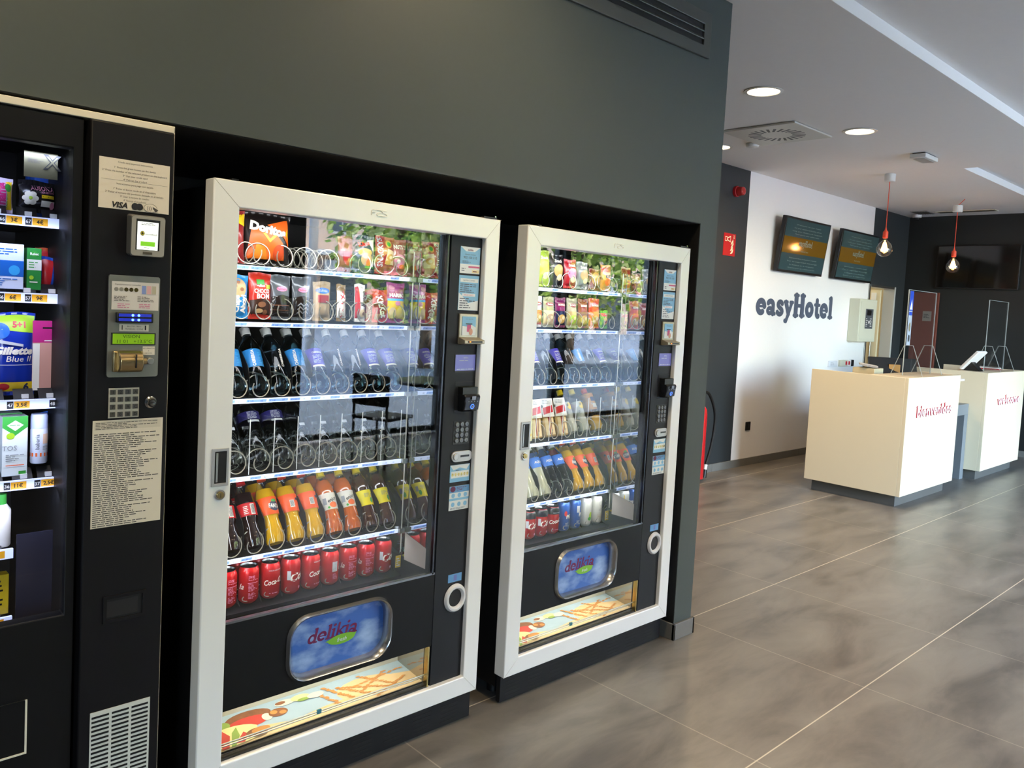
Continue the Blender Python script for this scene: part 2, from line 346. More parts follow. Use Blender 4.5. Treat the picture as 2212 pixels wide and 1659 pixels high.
# ceiling with two raised trays
b = MB(); ZT = 3.034
T1 = (-1.2, 6.5, -3.6, -.37); T2 = (7.1, 10.1, -3.6, .455)
ys = [-5.2, -3.6, -.37, .455, 4.2]
def slab(x0, x1, y0, y1): b.box(x0, x1, y0, y1, ZC, ZC+.16, ceilw)
slab(-4, 12.2, -5.2, -3.6)
slab(-4, T1[0], -3.6, -.37); slab(T1[1], T2[0], -3.6, -.37); slab(T2[1], 12.2, -3.6, -.37)
slab(-4, T2[0], -.37, .455); slab(T2[1], 12.2, -.37, .455); slab(-4, 12.2, .455, 4.2)
edge_lit = mat('tray_edge_lit', 'f6f3ec', .6)  # edge painted whiter than the plaster, in place of window light on it
for t in (T1, T2): b.box(t[0]-.02, t[1]+.02, t[2]-.02, t[3]+.02, ZT, ZT+.1, ceilw); b.box(t[0], t[1], t[3]-.002, t[3]+.01, ZC+.0005, ZT+.001, edge_lit)
struct('ceiling', b, smooth=0)
# the machine wall: high grey face over a black niche, ending in a slim pier
b = MB(); b.box(-4, XE, YW, 2.2, ZN, ZC, greyw); b.box(XJ, XE, YW, 2.2, 0, ZN, greyw); b.box(-4, -1.6, YW, 2.2, 0, ZN, greyw)
struct('wall_machines', b, smooth=0)
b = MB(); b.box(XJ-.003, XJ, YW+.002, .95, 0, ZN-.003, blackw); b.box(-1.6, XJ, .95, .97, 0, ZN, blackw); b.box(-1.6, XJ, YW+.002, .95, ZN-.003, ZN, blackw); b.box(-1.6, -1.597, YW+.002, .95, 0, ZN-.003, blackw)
struct('wall_niche', b, smooth=0)
b = MB(); b.box(XJ-.014, XJ-.003, YW-.014, .9, 0, .077, skirt); b.box(XJ-.014, XE+.014, YW-.014, YW, 0, .077, skirt); b.box(XE, XE+.014, YW-.014, YB, 0, .077, skirt)
struct('baseboard_pier', b, bevel=.002)
b = MB()
for i in range(8):
    x0 = XE+.014+i*.89; b.box(x0, min(x0+.887, 9.33), YB-.012, YB, 0, .077, skirt)
struct('baseboard_reception', b, bevel=.0015)
b = MB(); b.box(XF-.012, XF, -4.9, 1.6, 0, .077, skirt); struct('baseboard_far', b, bevel=.0015)
# reception wall: dark stripe, white field, dark end with a doorway
DX0, DX1, DZ = 9.33, 10.13, 2.0
b = MB(); b.box(XE, 6.34, YB, 2.25, 0, ZC, darkw); b.box(6.34, DX0, YB, 2.25, 0, ZC, whitew); b.box(DX0, XF, YB, 2.25, DZ, ZC, darkw); b.box(DX1, XF, YB, 2.25, 0, DZ, darkw)
struct('wall_reception', b, smooth=0)
b = MB(); b.box(XF, XF+.12, -5, 2.25, 0, ZC, mat('far_wall_paint', '1c1f1f', .5, var=.04, scale=40)); struct('wall_far', b, smooth=0)
creamw = mat('cream_paint', 'd2c6a4', .6)
b = MB(); b.box(11.6, 11.7, 2.25, 4.1, 0, ZC, creamw); b.box(8.4, 11.7, 4.1, 4.2, 0, ZC, creamw); b.box(8.4, 8.5, 2.25, 4.1, 0, ZC, creamw)
struct('wall_backroom', b, smooth=0)
light('backroom_lamp', 'AREA', (9.6, 3.3, 2.9), (0, 0, 0), 30, (1, .88, .68), size=.8)
b = MB(); b.box(DX0-.02, DX0+.02, YB-.012, 2.26, 0, DZ+.02, steel); b.box(DX1-.03, DX1+.012, YB-.012, 2.26, 0, DZ+.02, mat('door_frame_white', 'b9b6ae', .4)); b.box(DX0+.02, DX1-.03, YB-.012, 2.26, DZ-.01, DZ+.02, steel)
dr = struct('door_1', b, bevel=.002); dr['label'] = 'cream back room door standing open'
b = MB(); b.box(DX1-.10, DX1-.06, 2.27, 3.05, .01, DZ-.02, creamw); b.build('door_leaf', dr, bevel=.002)
b = MB(); b.box(DX1-.115, DX1-.10, 2.32, 2.38, 1.78, 1.94, whitep); b.cyl((DX1-.11, 2.35, .3), (DX1-.11, 2.35, 1.78), .008, steel); b.build('door_closer', dr)
# red-brown panel on far wall, standing in for a reflection in the counter screen
b = MB(); b.box(XF-.03, XF, 1.68, 2.0, 0, 1.975, mat('reflection_red_brown', '6a3427', .4, var=.05))
d2 = struct('reflection_panel', b, bevel=.002); b = MB(); b.box(XF-.034, XF-.03, 1.755, 1.86, 1.6, 1.73, mat('reflection_grey', '8a827c', .5)); dec(b, plane_map((XF-.034, 1.8075, 1.665), (0, -1, 0)), [('lines', -.04, .03, .04, -.03, 4, darkw)]); b.build('reflection_patch', d2)
# left end and street side
b = MB(); b.box(-4.12, -4, -5.2, 2.2, 0, ZC, greyw); struct('wall_left', b, smooth=0)
b = MB()
edges = [-4]+[x for w in WINX for x in w]+[12.2]
for i in range(0, len(edges), 2): b.box(edges[i], edges[i+1], -5.2, -5, 0, ZC, greyw)
b.box(-4, 12.2, -5.2, -5, 2.93, ZC, greyw); struct('wall_street', b, smooth=0)
winf = mat('window_frame_aluminium', '3b3d3f', .4, .6); pane = glass('window_glass', (.93, .97, .99), .9)
for i, (x0, x1) in enumerate(WINX):  # includes the unseen first window, added for its light
    b = MB(); b.ring([(x0, .03), (x1, .03), (x1, 2.93), (x0, 2.93)], [(x0+.05, .09), (x1-.05, .09), (x1-.05, 2.88), (x0+.05, 2.88)], -5.13, -5.07, winf)
    w = struct('window_%d' % (i+1), b, bevel=.003); b = MB(); b.box(x0+.05, x1-.05, -5.104, -5.1, .09, 2.88, pane); b.build('window_pane', w, smooth=0)
# mass of the hotel above, which shades the near street
b = MB(); b.box(-16, 26, -5.2, 6, 3.3, 11, mat('hotel_render', 'b9aa98', .8)); struct('wall_upper_storeys', b, smooth=0)
# ================================================================ ceiling fittings
def downlight(x, y, lab, r=.105, on=True):
    t = thing('ceiling_downlight', lab, 'ceiling light', (x, y, ZC), group='round recessed downlights')
    b = MB(); b.lathe([(r, 0), (r+.016, -.003), (r+.016, -.006), (r-.004, -.008), (r-.008, 0)], mat('lamp_trim', 'd8d4cc', .35), n=36, cap=False); b.build('trim_ring', t)
    b = MB(); b.lathe([(0.0001, -.0025), (r-.006, -.0025), (r-.006, -.0015)], mat('lamp_diffuser', 'fff2d8', .5, emis=9, ecol='ffe9c4'), n=36, cap=False); b.build('diffuser', t)
    light('downlight_lamp', 'AREA', (x, y, ZC-.012), (0, 0, 0), 24, (1, .73, .42), size=.19, shape='DISK', spread=R(150))
downlight(3.811, .60, 'largest round glowing downlight, the one nearest the slot grille')
downlight(5.20, .58, 'round glowing downlight right of the square ceiling diffuser')
downlight(5.155, 1.765, 'round downlight half hidden behind the grey pier, over the fire alarm')
for x, y in ((2.4, -1.75), (.95, -.62), (-.55, -.62), (-2.0, -.62), (2.4, -3.0), (.6, -3.0), (-1.2, -3.0)):
    light('downlight_lamp', 'AREA', (x, y, ZC-.012 if y > -.7 and False else 3.01), (0, 0, 0), 14, (1, .76, .44), size=.19, shape='DISK', spread=R(150))
def base_at(t, mb, nm, **k): return mb.build(nm, t, **k)
# square swirl diffuser
t = thing('swirl_diffuser', 'square white air diffuser plate with a ring of black radial slots in ceiling', 'air diffuser', (4.93, 1.105, ZC))
plate = mat('diffuser_enamel', 'c9c5ba', .4)
b = MB(); b.box(-.3, .3, -.3, .3, -.018, -.004, plate); b.build('plate', t, bevel=.003)
b = MB(); b.box(-.27, .27, -.27, .27, -.004, 0, plate); b.build('neck', t)
b = MB()
for i in range(24):
    a = 2*PI*i/24; ca, sa = math.cos(a), math.sin(a); c2, s2 = math.cos(a+.42), math.sin(a+.42)
    def q(rr, tt): return (rr*ca-tt*(s2)+0, rr*sa+tt*c2, -.0185)
    u = Vector((math.cos(a+.35), math.sin(a+.35), 0)); w = Vector((-u.y, u.x, 0)); c = Vector((ca*.115, sa*.115, -.0187))
    b.add([c-w*.0085, c+w*.0085, c+u*.1+w*.0115, c+u*.1-w*.0115], [(0, 1, 2, 3)], black)
b.build('air_slots', t, recalc=False)
t = thing('ceiling_speaker', 'round flat white ceiling disc beside the square air diffuser', 'ceiling speaker', (4.52, 1.45, ZC))
b = MB(); b.lathe([(.115, 0), (.115, -.012), (.105, -.018), (.095, -.018), (.085, -.008), (.0001, -.008)], whitep, n=32, cap=False); b.build('housing', t)
b = MB(); b.lathe([(.085, -.0085), (.0001, -.014)], mat('grille_cloth', 'c2beb6', .7), n=32, cap=False); b.build('grille', t)
t = thing('smoke_detector', 'small white round detector just behind the square air diffuser', 'smoke detector', (5.19, 1.46, ZC))
b = MB(); b.lathe([(.055, 0), (.055, -.012), (.048, -.03), (.03, -.036), (.0001, -.037)], whitep, n=28, cap=False); b.build('housing', t)
t = thing('emergency_light', 'flat white rectangular emergency light on the ceiling between trays', 'emergency light', (6.33, .52, ZC))
b = MB(); b.box(-.14, .14, -.065, .065, -.045, -.008, whitep); b.build('housing', t, bevel=.006)
b = MB(); b.box(-.11, .11, -.045, .045, -.049, -.045, mat('frosted_lens', 'bdbbb4', .3)); b.build('lens', t, bevel=.003)
b = MB(); b.box(-.12, .12, -.05, .05, -.008, 0, black); b.build('mount', t)
for x, y, sx, sy, lab in ((9.98, 1.81, .15, .1, 'small square grey return grille on ceiling near the dark corner'), (7.95, .02, .2, .1, 'grey square grille in the raised ceiling tray at right edge')):
    z = ZT if y < .4 else ZC
    t = thing('return_grille', lab, 'air vent', (x, y, z)); b = MB(); b.box(-sx, sx, -sy, sy, -.008, 0, mat('grey_grille', '8b8883', .5)); b.build('frame', t, bevel=.002)
    b = MB()
    for i in range(6): b.box(-sx*.9, sx*.9, -sy*.85+i*sy*.3, -sy*.85+i*sy*.3+.008, -.011, -.008, darkw)
    b.build('slat', t)
t = thing('linear_diffuser', 'long slim cream slot diffuser in ceiling along the dark far wall', 'air vent', (10.03, 1.32, ZC))
b = MB(); b.box(-.07, .07, -.33, .33, -.008, 0, mat('slot_trim', 'c4bda6', .5)); b.build('frame', t, bevel=.002)
b = MB(); b.box(-.045, -.01, -.31, .31, -.009, -.008, darkw); b.box(.01, .045, -.31, .31, -.009, -.008, darkw); b.build('slot', t)
t = thing('dome_camera', 'small white dome security camera at the dark ceiling corner', 'security camera', (10.22, 1.96, ZC))
b = MB(); b.lathe([(.055, 0), (.055, -.03), (.05, -.036)], whitep, n=24, cap=True); b.build('base', t)
b = MB(); b.lathe([(.04, -.036), (.036, -.055), (.02, -.07), (.0001, -.074)], mat('smoked_dome', '2a2a2c', .1), n=24, cap=False); b.build('dome', t)
# pendants: red cable, red socket, globe bulb
orange = mat('red_silicone', 'e04a2e', .5); bulbg = glass('bulb_glass', (1, .84, .68), 1.8, .03, .05)
fil = mat('glowing_filament', 'ffb060', .5, emis=55, ecol='ffb25e')
def pendant(x, y, cordz, lab, swag=False):
    t = thing('pendant_lamp', lab, 'pendant lamp', (x, y, ZC), group='red cable pendant lamps')
    zz = -.075 if swag else 0
    b = MB(); b.lathe([(.0001, zz), (.048, zz), (.05, zz-.01), (.05, zz-.068), (.044, zz-.075), (.0001, zz-.075)], whitep, n=28, cap=False); b.build('canopy', t)
    b = MB(); b.tube([(0, 0, zz-.07), (.002, 0, -.3), (0, 0, cordz-ZC+.1)], .0035, orange, n=6)
    if swag: b.tube([(.05, -.05, 0), (.03, -.03, -.03), (0, 0, zz)], .0035, orange, n=6)
    b.build('cable', t)
    z = cordz-ZC
    b = MB(); b.lathe([(.005, z+.115), (.009, z+.095), (.012, z+.085), (.022, z+.075), (.024, z+.07), (.024, z+.02), (.021, z+.012), (.0001, z+.012)], orange, n=20, cap=False); b.build('socket', t)
    b = MB(); b.lathe([(.014, z+.012), (.017, z-.005), (.030, z-.018), (.053, z-.040), (.068, z-.070), (.072, z-.092), (.068, z-.118), (.052, z-.146), (.027, z-.162), (.0001, z-.166)], bulbg, n=28, cap=False); bb = b.build('bulb', t)
    b = MB()
    for k in range(7):
        a = 2*PI*k/7; b.tube([(.010*math.cos(a), .010*math.sin(a), z-.03), (.030*math.cos(a), .030*math.sin(a), z-.112), (.014*math.cos(a+.4), .014*math.sin(a+.4), z-.055)], .0034, fil, n=5)
    b.cyl((0, 0, z+.01), (0, 0, z-.05), .004, glass('stem_glass', (1, .95, .9), 1), 8); b.build('filament', bb)
    light('pendant_glow', 'POINT', (x, y, cordz-.085), (0, 0, 0), 4, (1, .66, .33), shadow_soft_size=.03)
pendant(7.094, 1.09, 2.345, 'globe bulb on straight red cable, nearer the white wall')
pendant(8.96, 1.075, 2.31, 'globe bulb on red cable hanging before the dark far wall', True)
# ================================================================ on the machine wall
t = thing('wall_ventilation_grille', 'long dark grey slot air grille set high in the grey wall', 'air vent', (1.4, YW, 2.73))
gp = mat('grille_paint', '4b4d49', .45, .2); x1 = .80
b = MB(); b.ring([(-1.1, -.075), (x1+.04, -.055), (x1+.04, .14), (-1.1, .14)], [(-1.04, -.005), (x1-.012, -.005), (x1-.012, .085), (-1.04, .085)], -.012, 0, gp); b.build('frame', t, bevel=.003)
b = MB(); b.box(-1.04, x1-.012, -.003, -.001, -.005, .085, blackw); b.build('backing', t)
b = MB()
for z in (.022, .055): b.add([(-1.04, -.011, z), (x1-.012, -.011, z), (x1-.012, -.002, z+.012), (-1.04, -.002, z+.012), (-1.04, -.010, z-.004), (x1-.012, -.010, z-.004)], [(0, 1, 2, 3), (0, 1, 5, 4)], gp)
b.build('blade', t)
# ================================================================ on the reception wall
def tv(x0, x1, lab, bulb):
    w = x1-x0; h = .575; t = thing('wall_screen', lab, 'screen', ((x0+x1)/2, YB-.075, 2.02), (R(7), 0, 0), 'information screens on the white wall')
    b = MB(); b.box(-w/2, w/2, 0, .045, 0, h, black); b.build('housing', t, bevel=.004)
    b = MB(); b.box(-w*.2, w*.2, .045, .075, .15, .42, black); b.build('bracket', t, rot=(0, 0, 0))
    scr = mat('screen_teal', '31464a', .09, emis=.04, ecol='43605c', spec=.8); och = mat('screen_ochre', '66480a', .09, emis=.05, ecol='9a7510'); tx = mat('screen_print', '6f827a', .3, emis=.05, ecol='8fa39a')
    b = MB(); mp = plane_map((0, -.001, h/2))
    dec(b, mp, [('rect', -w/2+.02, -h/2+.025, w/2-.02, h/2-.02, scr), ('rect', -w/2+.02, -.085, w/2-.02, .085, och)])
    for k, (s, z) in enumerate((('Welcome to our hotel', .215), ('For your comfort and safety please', .18), ('keep your distance at reception', .148), ('Thank you for your collaboration', .118), ('Bienvenidos a nuestro hotel', -.13), ('Por su seguridad mantenga', -.165), ('la distancia en la recepcion', -.2), ('Gracias por su colaboracion', -.232))):
        dec(b, mp, [('txt', s, 0, z, .012, tx, {'w': w*(.5+.06*(k % 3)+.04)})], d0=.0015)
    fat_text(b, mp, 'easyHotel', -w*.15, .0, .045, tx, sx=.8, d=.002, thick=.8)
    dec(b, mp, [('txt', 'Hotel City Centre', .0, -.05, .016, tx)], d0=.0015); b.build('display', t, recalc=False)
tv(6.85, 7.86, 'tilted teal and ochre wall screen, left one above the wall lettering', True)
tv(8.17, 9.18, 'tilted teal and ochre wall screen, right one near the dark wall end', False)
lt = mat('slate_vinyl', '4c5464', .5); b = MB(); mp = plane_map((6.62, YB, 1.562))
wd = fat_width('easyHotel', 1, 1); fat_text(b, mp, 'easyHotel', 0, 0, .168, lt, sx=1.74/(wd*.168), d=.0015, thick=1.22)
tag(b.build('wall_lettering', recalc=False), 'slate blue rounded lettering of the hotel name on the white wall', 'wall lettering')
t = thing('alarm_panel', 'cream metal fire alarm control box with dark keypad on white wall', 'control panel', (8.99, YB, 1.305))
cr = mat('cream_enamel', 'c9c8b4', .4); b = MB(); b.box(-.19, .30, -.13, 0, 0, .515, cr); b.build('box', t, bevel=.006)
b = MB(); b.box(-.16, .27, -.135, -.13, .03, .485, cr); b.build('cover', t, bevel=.002)
b = MB(); dec(b, plane_map((.08, -.136, .28)), [('rect', -.11, -.12, .11, .12, mat('keypad_grey', '4d5055', .5)), ('rect', -.07, .04, .06, .105, black), ('lines', -.09, .01, -.03, -.10, 5, whitep), ('lines', .03, .01, .09, -.10, 6, whitep), ('ell', 0, -.04, .02, .02, whitep)]); b.build('keypad', t, recalc=False)
t = thing('wall_notice', 'small white notice frame on white wall just above the counter', 'notice', (8.455, YB, .995))
b = MB(); b.box(-.11, .11, -.014, 0, 0, .072, mat('notice_white', 'd9d9dc', .4)); b.build('plate', t, bevel=.002); b = MB(); dec(b, plane_map((0, -.014, .036)), [('lines', -.07, .02, .07, -.02, 3, mat('soft_grey_ink', '9b9ba0', .6))]); b.build('print', t, recalc=False)
t = thing('switch_plate', 'white switch plate with two red call points and black end', 'switch', (8.79, YB, .998))
b = MB(); b.box(-.17, .02, -.03, 0, 0, .078, cr); b.box(.02, .12, -.03, 0, 0, .078, whitep); b.build('housing', t, bevel=.004)
b = MB(); b.box(.12, .19, -.035, 0, 0, .078, black); b.build('end_cap', t, bevel=.006)
rd = mat('signal_red', 'b3202a', .4)
for x in (-.02, .06): b = MB(); b.box(x-.018, x+.018, -.036, -.03, .02, .062, rd); b.build('button', t, bevel=.002)
t = thing('power_socket', 'black wall socket low on the white wall', 'socket', (6.62, YB, .41)); b = MB(); b.box(-.045, .045, -.012, 0, -.045, .045, black); b.build('plate', t, bevel=.004); b = MB(); b.cyl((0, -.014, 0), (0, -.012, 0), .02, mat('dark_grey_plastic', '1b1b1d', .3)); b.build('outlet', t)
t = thing('fire_alarm_siren', 'round red alarm siren high on dark wall stripe', 'siren', (6.08, YB, 2.735)); b = MB(); b.cyl((0, 0, 0), (0, -.03, 0), .052, rd, 24); b.build('base', t, bevel=.003)
b = MB(); b.cyl((0, -.03, 0), (0, -.095, 0), .046, mat('red_lens', 'a82a28', .15), 24, .04); b.build('dome', t, bevel=.01)
t = thing('fire_sign', 'square red fire extinguisher sign on the dark wall stripe', 'sign', (6.035, YB, 2.22)); cream = mat('sign_cream', 'e8dcb4', .5)
b = MB(); b.box(-.105, .105, -.004, 0, -.107, .107, mat('sign_red', 'b3121c', .35)); b.build('plate', t)
b = MB(); fl = [(-.0, .03), (.03, .06), (.02, .09), (.05, .05), (.045, .02)]
dec(b, plane_map((0, -.004, 0)), [('rect', -.085, .03, -.045, .075, cream), ('rect', -.08, .037, -.05, .068, MC['sign_red']), ('poly', [(-.045, .04), (.015, .022), (.015, .085), (-.045, .066)], cream), ('poly', [(-.035, .046), (.007, .033), (.007, .074), (-.035, .06)], MC['sign_red'])])
for k in range(4): dec(b, plane_map((.035+.008*(k % 2), -.004, .03-k*.03)), [('poly', [(-.015-.004*k, -.03), (-.006, -.005), (.012, .012), (.022, .03), (.028, .006), (.012, -.022)], cream)])
dec(b, plane_map((.075, -.004, .08)), [('lines', -.014, .02, .014, -.02, 4, cream)]); b.build('pictogram', t, recalc=False)
# extinguisher beside the pier
t = thing('fire_extinguisher', 'red fire extinguisher with black hose half hidden behind the grey pier', 'fire extinguisher', (5.41, 1.96, .03))
red = mat('extinguisher_red', 'b01c22', .22, coat=.4)
b = MB(); b.lathe([(.07, 0), (.095, .01), (.095, .60), (.088, .645), (.06, .685), (.03, .70), (.028, .72)], red, n=28); b.build('cylinder', t, bevel=0)
b = MB(); b.lathe([(.02, .72), (.022, .76), (.012, .77)], steel, n=14); b.box(-.02, .09, -.01, .01, .77, .782, black); b.box(-.02, .08, -.01, .01, .8, .812, black); b.build('valve', t)
hs = []
for q in [(0.02, -.02, .74), (.06, -.03, .79), (.13, -.03, .78), (.215, -.03, .68), (.262, -.03, .56), (.258, -.03, .42), (.22, -.03, .26), (.16, -.03, .12)]: hs.append(Vector(q))
def spline(P, n=6):
    out = []
    for i in range(len(P)-1):
        p0, p1, p2, p3 = P[max(i-1, 0)], P[i], P[i+1], P[min(i+2, len(P)-1)]
        for k in range(n):
            s = k/n; out.append(.5*((2*p1)+(p2-p0)*s+(2*p0-5*p1+4*p2-p3)*s*s+(3*p1-p0-3*p2+p3)*s**3))
    return out+[P[-1]]
b = MB(); b.tube(spline(hs), .0135, black, n=10); b.build('hose', t)
b = MB(); b.cyl((.16, -.03, .12), (.15, -.03, .075), .017, mat('white_label', 'd8d8d8', .4), 14); b.build('hose_collar', t); b = MB(); b.cyl((.15, -.03, .075), (.14, -.03, .0), .02, black, 14, .024); b.build('nozzle', t)
b = MB(); b.box(-.02, .02, .095, .17, .45, .5, steel); b.build('wall_bracket', t)
# black television on the far wall
t = thing('television', 'large switched off black television on the dark far wall', 'television', (XF-.001, 1.26, 2.03))
b = MB(); b.box(-.06, -.012, -.47, .475, 0, .555, black); b.build('housing', t, bevel=.004); b = MB(); b.box(-.063, -.06, -.455, .46, .015, .54, mat('dark_screen', '14110f', .08, spec=.7)); b.build('screen', t)
b = MB(); b.box(-.012, 0, -.2, .2, .1, .4, black); b.build('bracket', t)
# ================================================================ reception desks
lam = mat('desk_laminate', 'e0d3b6', .42, var=.01); grey = mat('plinth_grey', '5b5a57', .4, var=.08); tr_ = mat('lettering_red', 'b8243a', .45); tw = mat('lettering_white', 'efe9ea', .45)
def desk(x0, x1, word, lab, lx, lw):
    y0, y1, zb, zt = .411, 1.245, .098, 1.097
    t = thing('reception_desk', lab, 'reception desk', (x0, y0, 0)); w = x1-x0; d = y1-y0
    b = MB(); b.box(0, w, 0, .03, zb, zt, lam); b.box(0, .03, .03, d, zb, zt, lam); b.box(w-.03, w, .03, d, zb, zt, lam); b.build('body', t, bevel=.002)
    b = MB(); b.box(.03, w-.03, .03, .36, zt-.03, zt-.004, lam); b.build('counter_top', t, bevel=.002)
    b = MB(); b.box(.03, w-.03, .36, d, .70, .735, lam); b.build('worktop', t, bevel=.002)
    b = MB(); b.box(.057, w-.057, .057, d-.05, 0, zb, grey); b.build('plinth', t)
    b = MB(); wd = fat_width(word, 1, 1); fat_text(b, plane_map((lx-x0, 0, .755)), word, 0, 0, .066, tw, sx=lw/(wd*.066), d=.0, ext=.009, mside=tr_)
    b.build('lettering', t, recalc=False); return t
desk(6.11, 7.37, 'bienvenidos', 'cream and white reception desk block nearest the camera', 6.32, .86)
desk(8.178, 9.489, 'welcome', 'second reception desk block, further back at right edge', 8.55, .80)
t = thing('pass_through_table', 'low grey table bridging the gap between the two desks', 'table', (7.372, .56, 0))
gb = mat('table_grey', '6f7478', .5); b = MB(); b.box(0, .80, 0, .6, .66, .77, gb); b.build('table_top', t, bevel=.002)
b = MB(); b.box(.70, .80, 0, .6, 0, .66, gb); b.build('leg', t, bevel=.002); b = MB(); b.box(0, .05, 0, .6, 0, .66, gb); b.build('leg', t, bevel=.002); b = MB(); b.box(.05, .70, .55, .58, 0, .66, mat('recess_dark', '303134', .6)); b.build('back_panel', t)
acr = glass('acrylic', (.97, .97, .97), 1.0); edge = mat('acrylic_edge', 'aab0ae', .2)
def screen(x0, x1, y, lab):
    t = thing('acrylic_screen', lab, 'protective screen', (x0, y, 1.0972), group='clear screens on the desks'); w = x1-x0; h = .742
    b = MB(); b.box(0, w, 0, .005, 0, h, acr); b.build('pane', t, smooth=0)
    b = MB()
    for xx in (0, w): b.box(xx-.0025, xx+.0025, -.001, .006, 0, h, edge)
    b.box(0, w, 0, .005, h, h+.003, edge); b.build('pane_edge', t)
    for xx in (.09, w-.09):
        P = [(-.13, 0), (.135, 0), (.04, .26), (-.035, .26)]
        b = MB(); b.prism(P, .005, acr, (xx, 0, 0), 'x')
        for (a, c), (d, e) in ((P[3], P[0]), (P[2], P[1]), (P[3], P[2])): b.tube([(xx+.002, a, c), (xx+.002, d, e)], .0028, edge, n=4)
        b.build('foot', t)
    return t
screen(6.42, 7.075, .58, 'tall clear acrylic screen standing on the nearer desk'); screen(8.57, 9.23, .565, 'clear acrylic screen standing on the further desk')
t = thing('hanging_leaflet', 'blue topped leaflet in a clear pouch hung on the nearer acrylic screen', 'leaflet', (6.47, .574, 1.36))
b = MB(); mp = plane_map((0, 0, 0)); blu = mat('leaflet_blue', '2c49b0', .3); b.box(-.04, .04, 0, .0015, 0, .47, mat('pouch_film', 'aab2be', .15))
dec(b, mp, [('rect', -.04, .3, .04, .47, blu), ('poly', [(-.03, .31), (.03, .31), (.01, .40)], whitep), ('rect', -.035, .26, .035, .29, blu), ('ell', 0, .16, .02, .04, mat('khaki', '7a7056', .5)), ('ell', 0, .06, .02, .03, steel)]); b.build('pouch', t, recalc=False)
t = thing('desk_tablet', 'white tablet display on a slanted black stand on the further desk', 'tablet', (8.47, .72, 1.097))
b = MB(); b.box(-.11, .11, -.014, .014, 0, .25, mat('tablet_white', 'e2ddd8', .3)); bo = b.build('housing', t, loc=(0, 0, .012), bevel=.006); bo.rotation_euler = (R(40), 0, R(-6))
b = MB(); b.box(-.095, .095, .014, .0155, .015, .235, mat('tablet_screen', '9a8d90', .1)); o = b.build('screen', bo)
b = MB(); b.prism([(-.17, 0), (.02, 0), (-.07, .10)], .09, black, (-.045, 0, 0), 'x'); b.build('stand', t, rot=(0, 0, R(-6)))
# things behind the counter
def small(name, lab, cat, loc, mb, part, rot=(0, 0, 0), **k):
    o = mb.build(name, None, loc, rot, **k); tag(o, lab, cat); return o
t = thing('desk_monitor', 'black monitor seen from behind leaning back on the nearer desk', 'monitor', (7.0, .83, .735))
b = MB(); b.box(-.22, .22, -.012, .012, .10, .52, black); b.build('housing', t, rot=(R(-24), 0, R(-50)), bevel=.005); b = MB(); b.box(-.08, .08, -.06, .1, 0, .012, black); b.cyl((0, .02, .01), (0, .04, .12), .02, black); b.build('stand', t)
b = MB(); 
for k in range(5): b.box(-.12+.01*k, .1+.012*k, -.08, .08, .003*k, .003*k+.002, mat('print_mauve', '857a7c', .5) if k % 2 else whitep)
small('leaflet_pile', 'fanned pile of printed leaflets on the nearer desk by the monitor', 'leaflets', (6.72, 1.0, 1.135), b, '', rot=(R(8), 0, R(25)))
b = MB(); b.box(-.16, .12, -.1, .1, 0, .06, mat('tray_grey', '8a8780', .5)); b.box(-.12, .08, -.08, .08, .06, .19, creamw); b.box(-.15, .11, -.12, .12, .19, .215, MC['tray_grey']); b.box(-.1, .1, -.1, .1, .215, .385, creamw); small('document_tray', 'grey document tray below the leaflet pile, nearer desk', 'tray', (6.72, 1.0, .735), b, '', bevel=.003)
b = MB(); b.box(-.07, .07, -.05, .05, 0, .11, mat('cardboard', 'b08850', .8)); small('cardboard_box', 'small brown cardboard box behind the nearer acrylic screen', 'box', (7.18, .95, 1.04), b, '', rot=(0, 0, R(30)), bevel=.002)
b = MB(); b.box(-.1, .1, -.1, .1, 0, .305, lam); small('counter_riser', 'cream block under the cardboard box, nearer desk', 'block', (7.18, .95, .735), b, '')
b = MB()
for k in range(2): b.box(-.15, .15, -.1, .1, .012*k, .012*k+.01, (mat('cover_red', 'a3182a', .4), whitep)[k])
small('printed_folder', 'white and red folder lying on the further desk', 'folder', (9.2, .68, 1.0972), b, '', rot=(0, 0, R(15)))
b = MB(); b.box(0, .24, -.07, .0, 0, .02, mat('shelf_white', 'dcdce0', .4)); small('side_shelf', 'small white shelf on the end of the nearer desk', 'shelf', (7.372, .52, 1.03), b, '', bevel=.002)
b = MB()
for k in range(4): b.box(-.04+.004*k, .06, -.1, .1, .03*k, .03*k+.027, mat('towel_white', 'd4d6da', .8))
small('paper_stack', 'folded white papers stacked on the low grey table', 'papers', (7.46, .75, .772), b, '', bevel=.004)
# round table and chairs by the street windows (mirrored in the machine glass)
seatm = mat('dark_seat', '26262a', .5)
t = thing('round_table', 'dark round table by the street windows, mirrored in the machine glass', 'table', (4.15, -4.05, 0))
b = MB(); b.lathe([(.0001, .70), (.44, .70), (.45, .71), (.45, .725), (.44, .735), (.0001, .735)], mat('table_dark', '1c1d20', .3), n=40, cap=False); b.build('table_top', t); b = MB(); b.cyl((0, 0, .02), (0, 0, .7), .035, black); b.build('column', t); b = MB(); b.lathe([(.24, 0), (.24, .012), (.05, .03)], black, n=32); b.build('base', t)
def chair(x, y, rz, lab):
    t = thing('cafe_chair', lab, 'chair', (x, y, 0), (0, 0, rz), 'dark chairs round the mirrored table')
    b = MB(); b.box(-.21, .21, -.2, .2, .43, .46, seatm); b.build('seat', t, bevel=.012)
    b = MB(); b.box(-.2, .2, .19, .215, .56, .84, seatm); b.build('backrest', t, bevel=.012)
    for sx in (-1, 1):
        b = MB(); b.cyl((sx*.18, -.17, 0), (sx*.17, -.15, .43), .012, black, 10); b.build('leg', t); b = MB(); b.cyl((sx*.18, .2, 0), (sx*.18, .2, .8), .012, black, 10); b.build('leg', t)
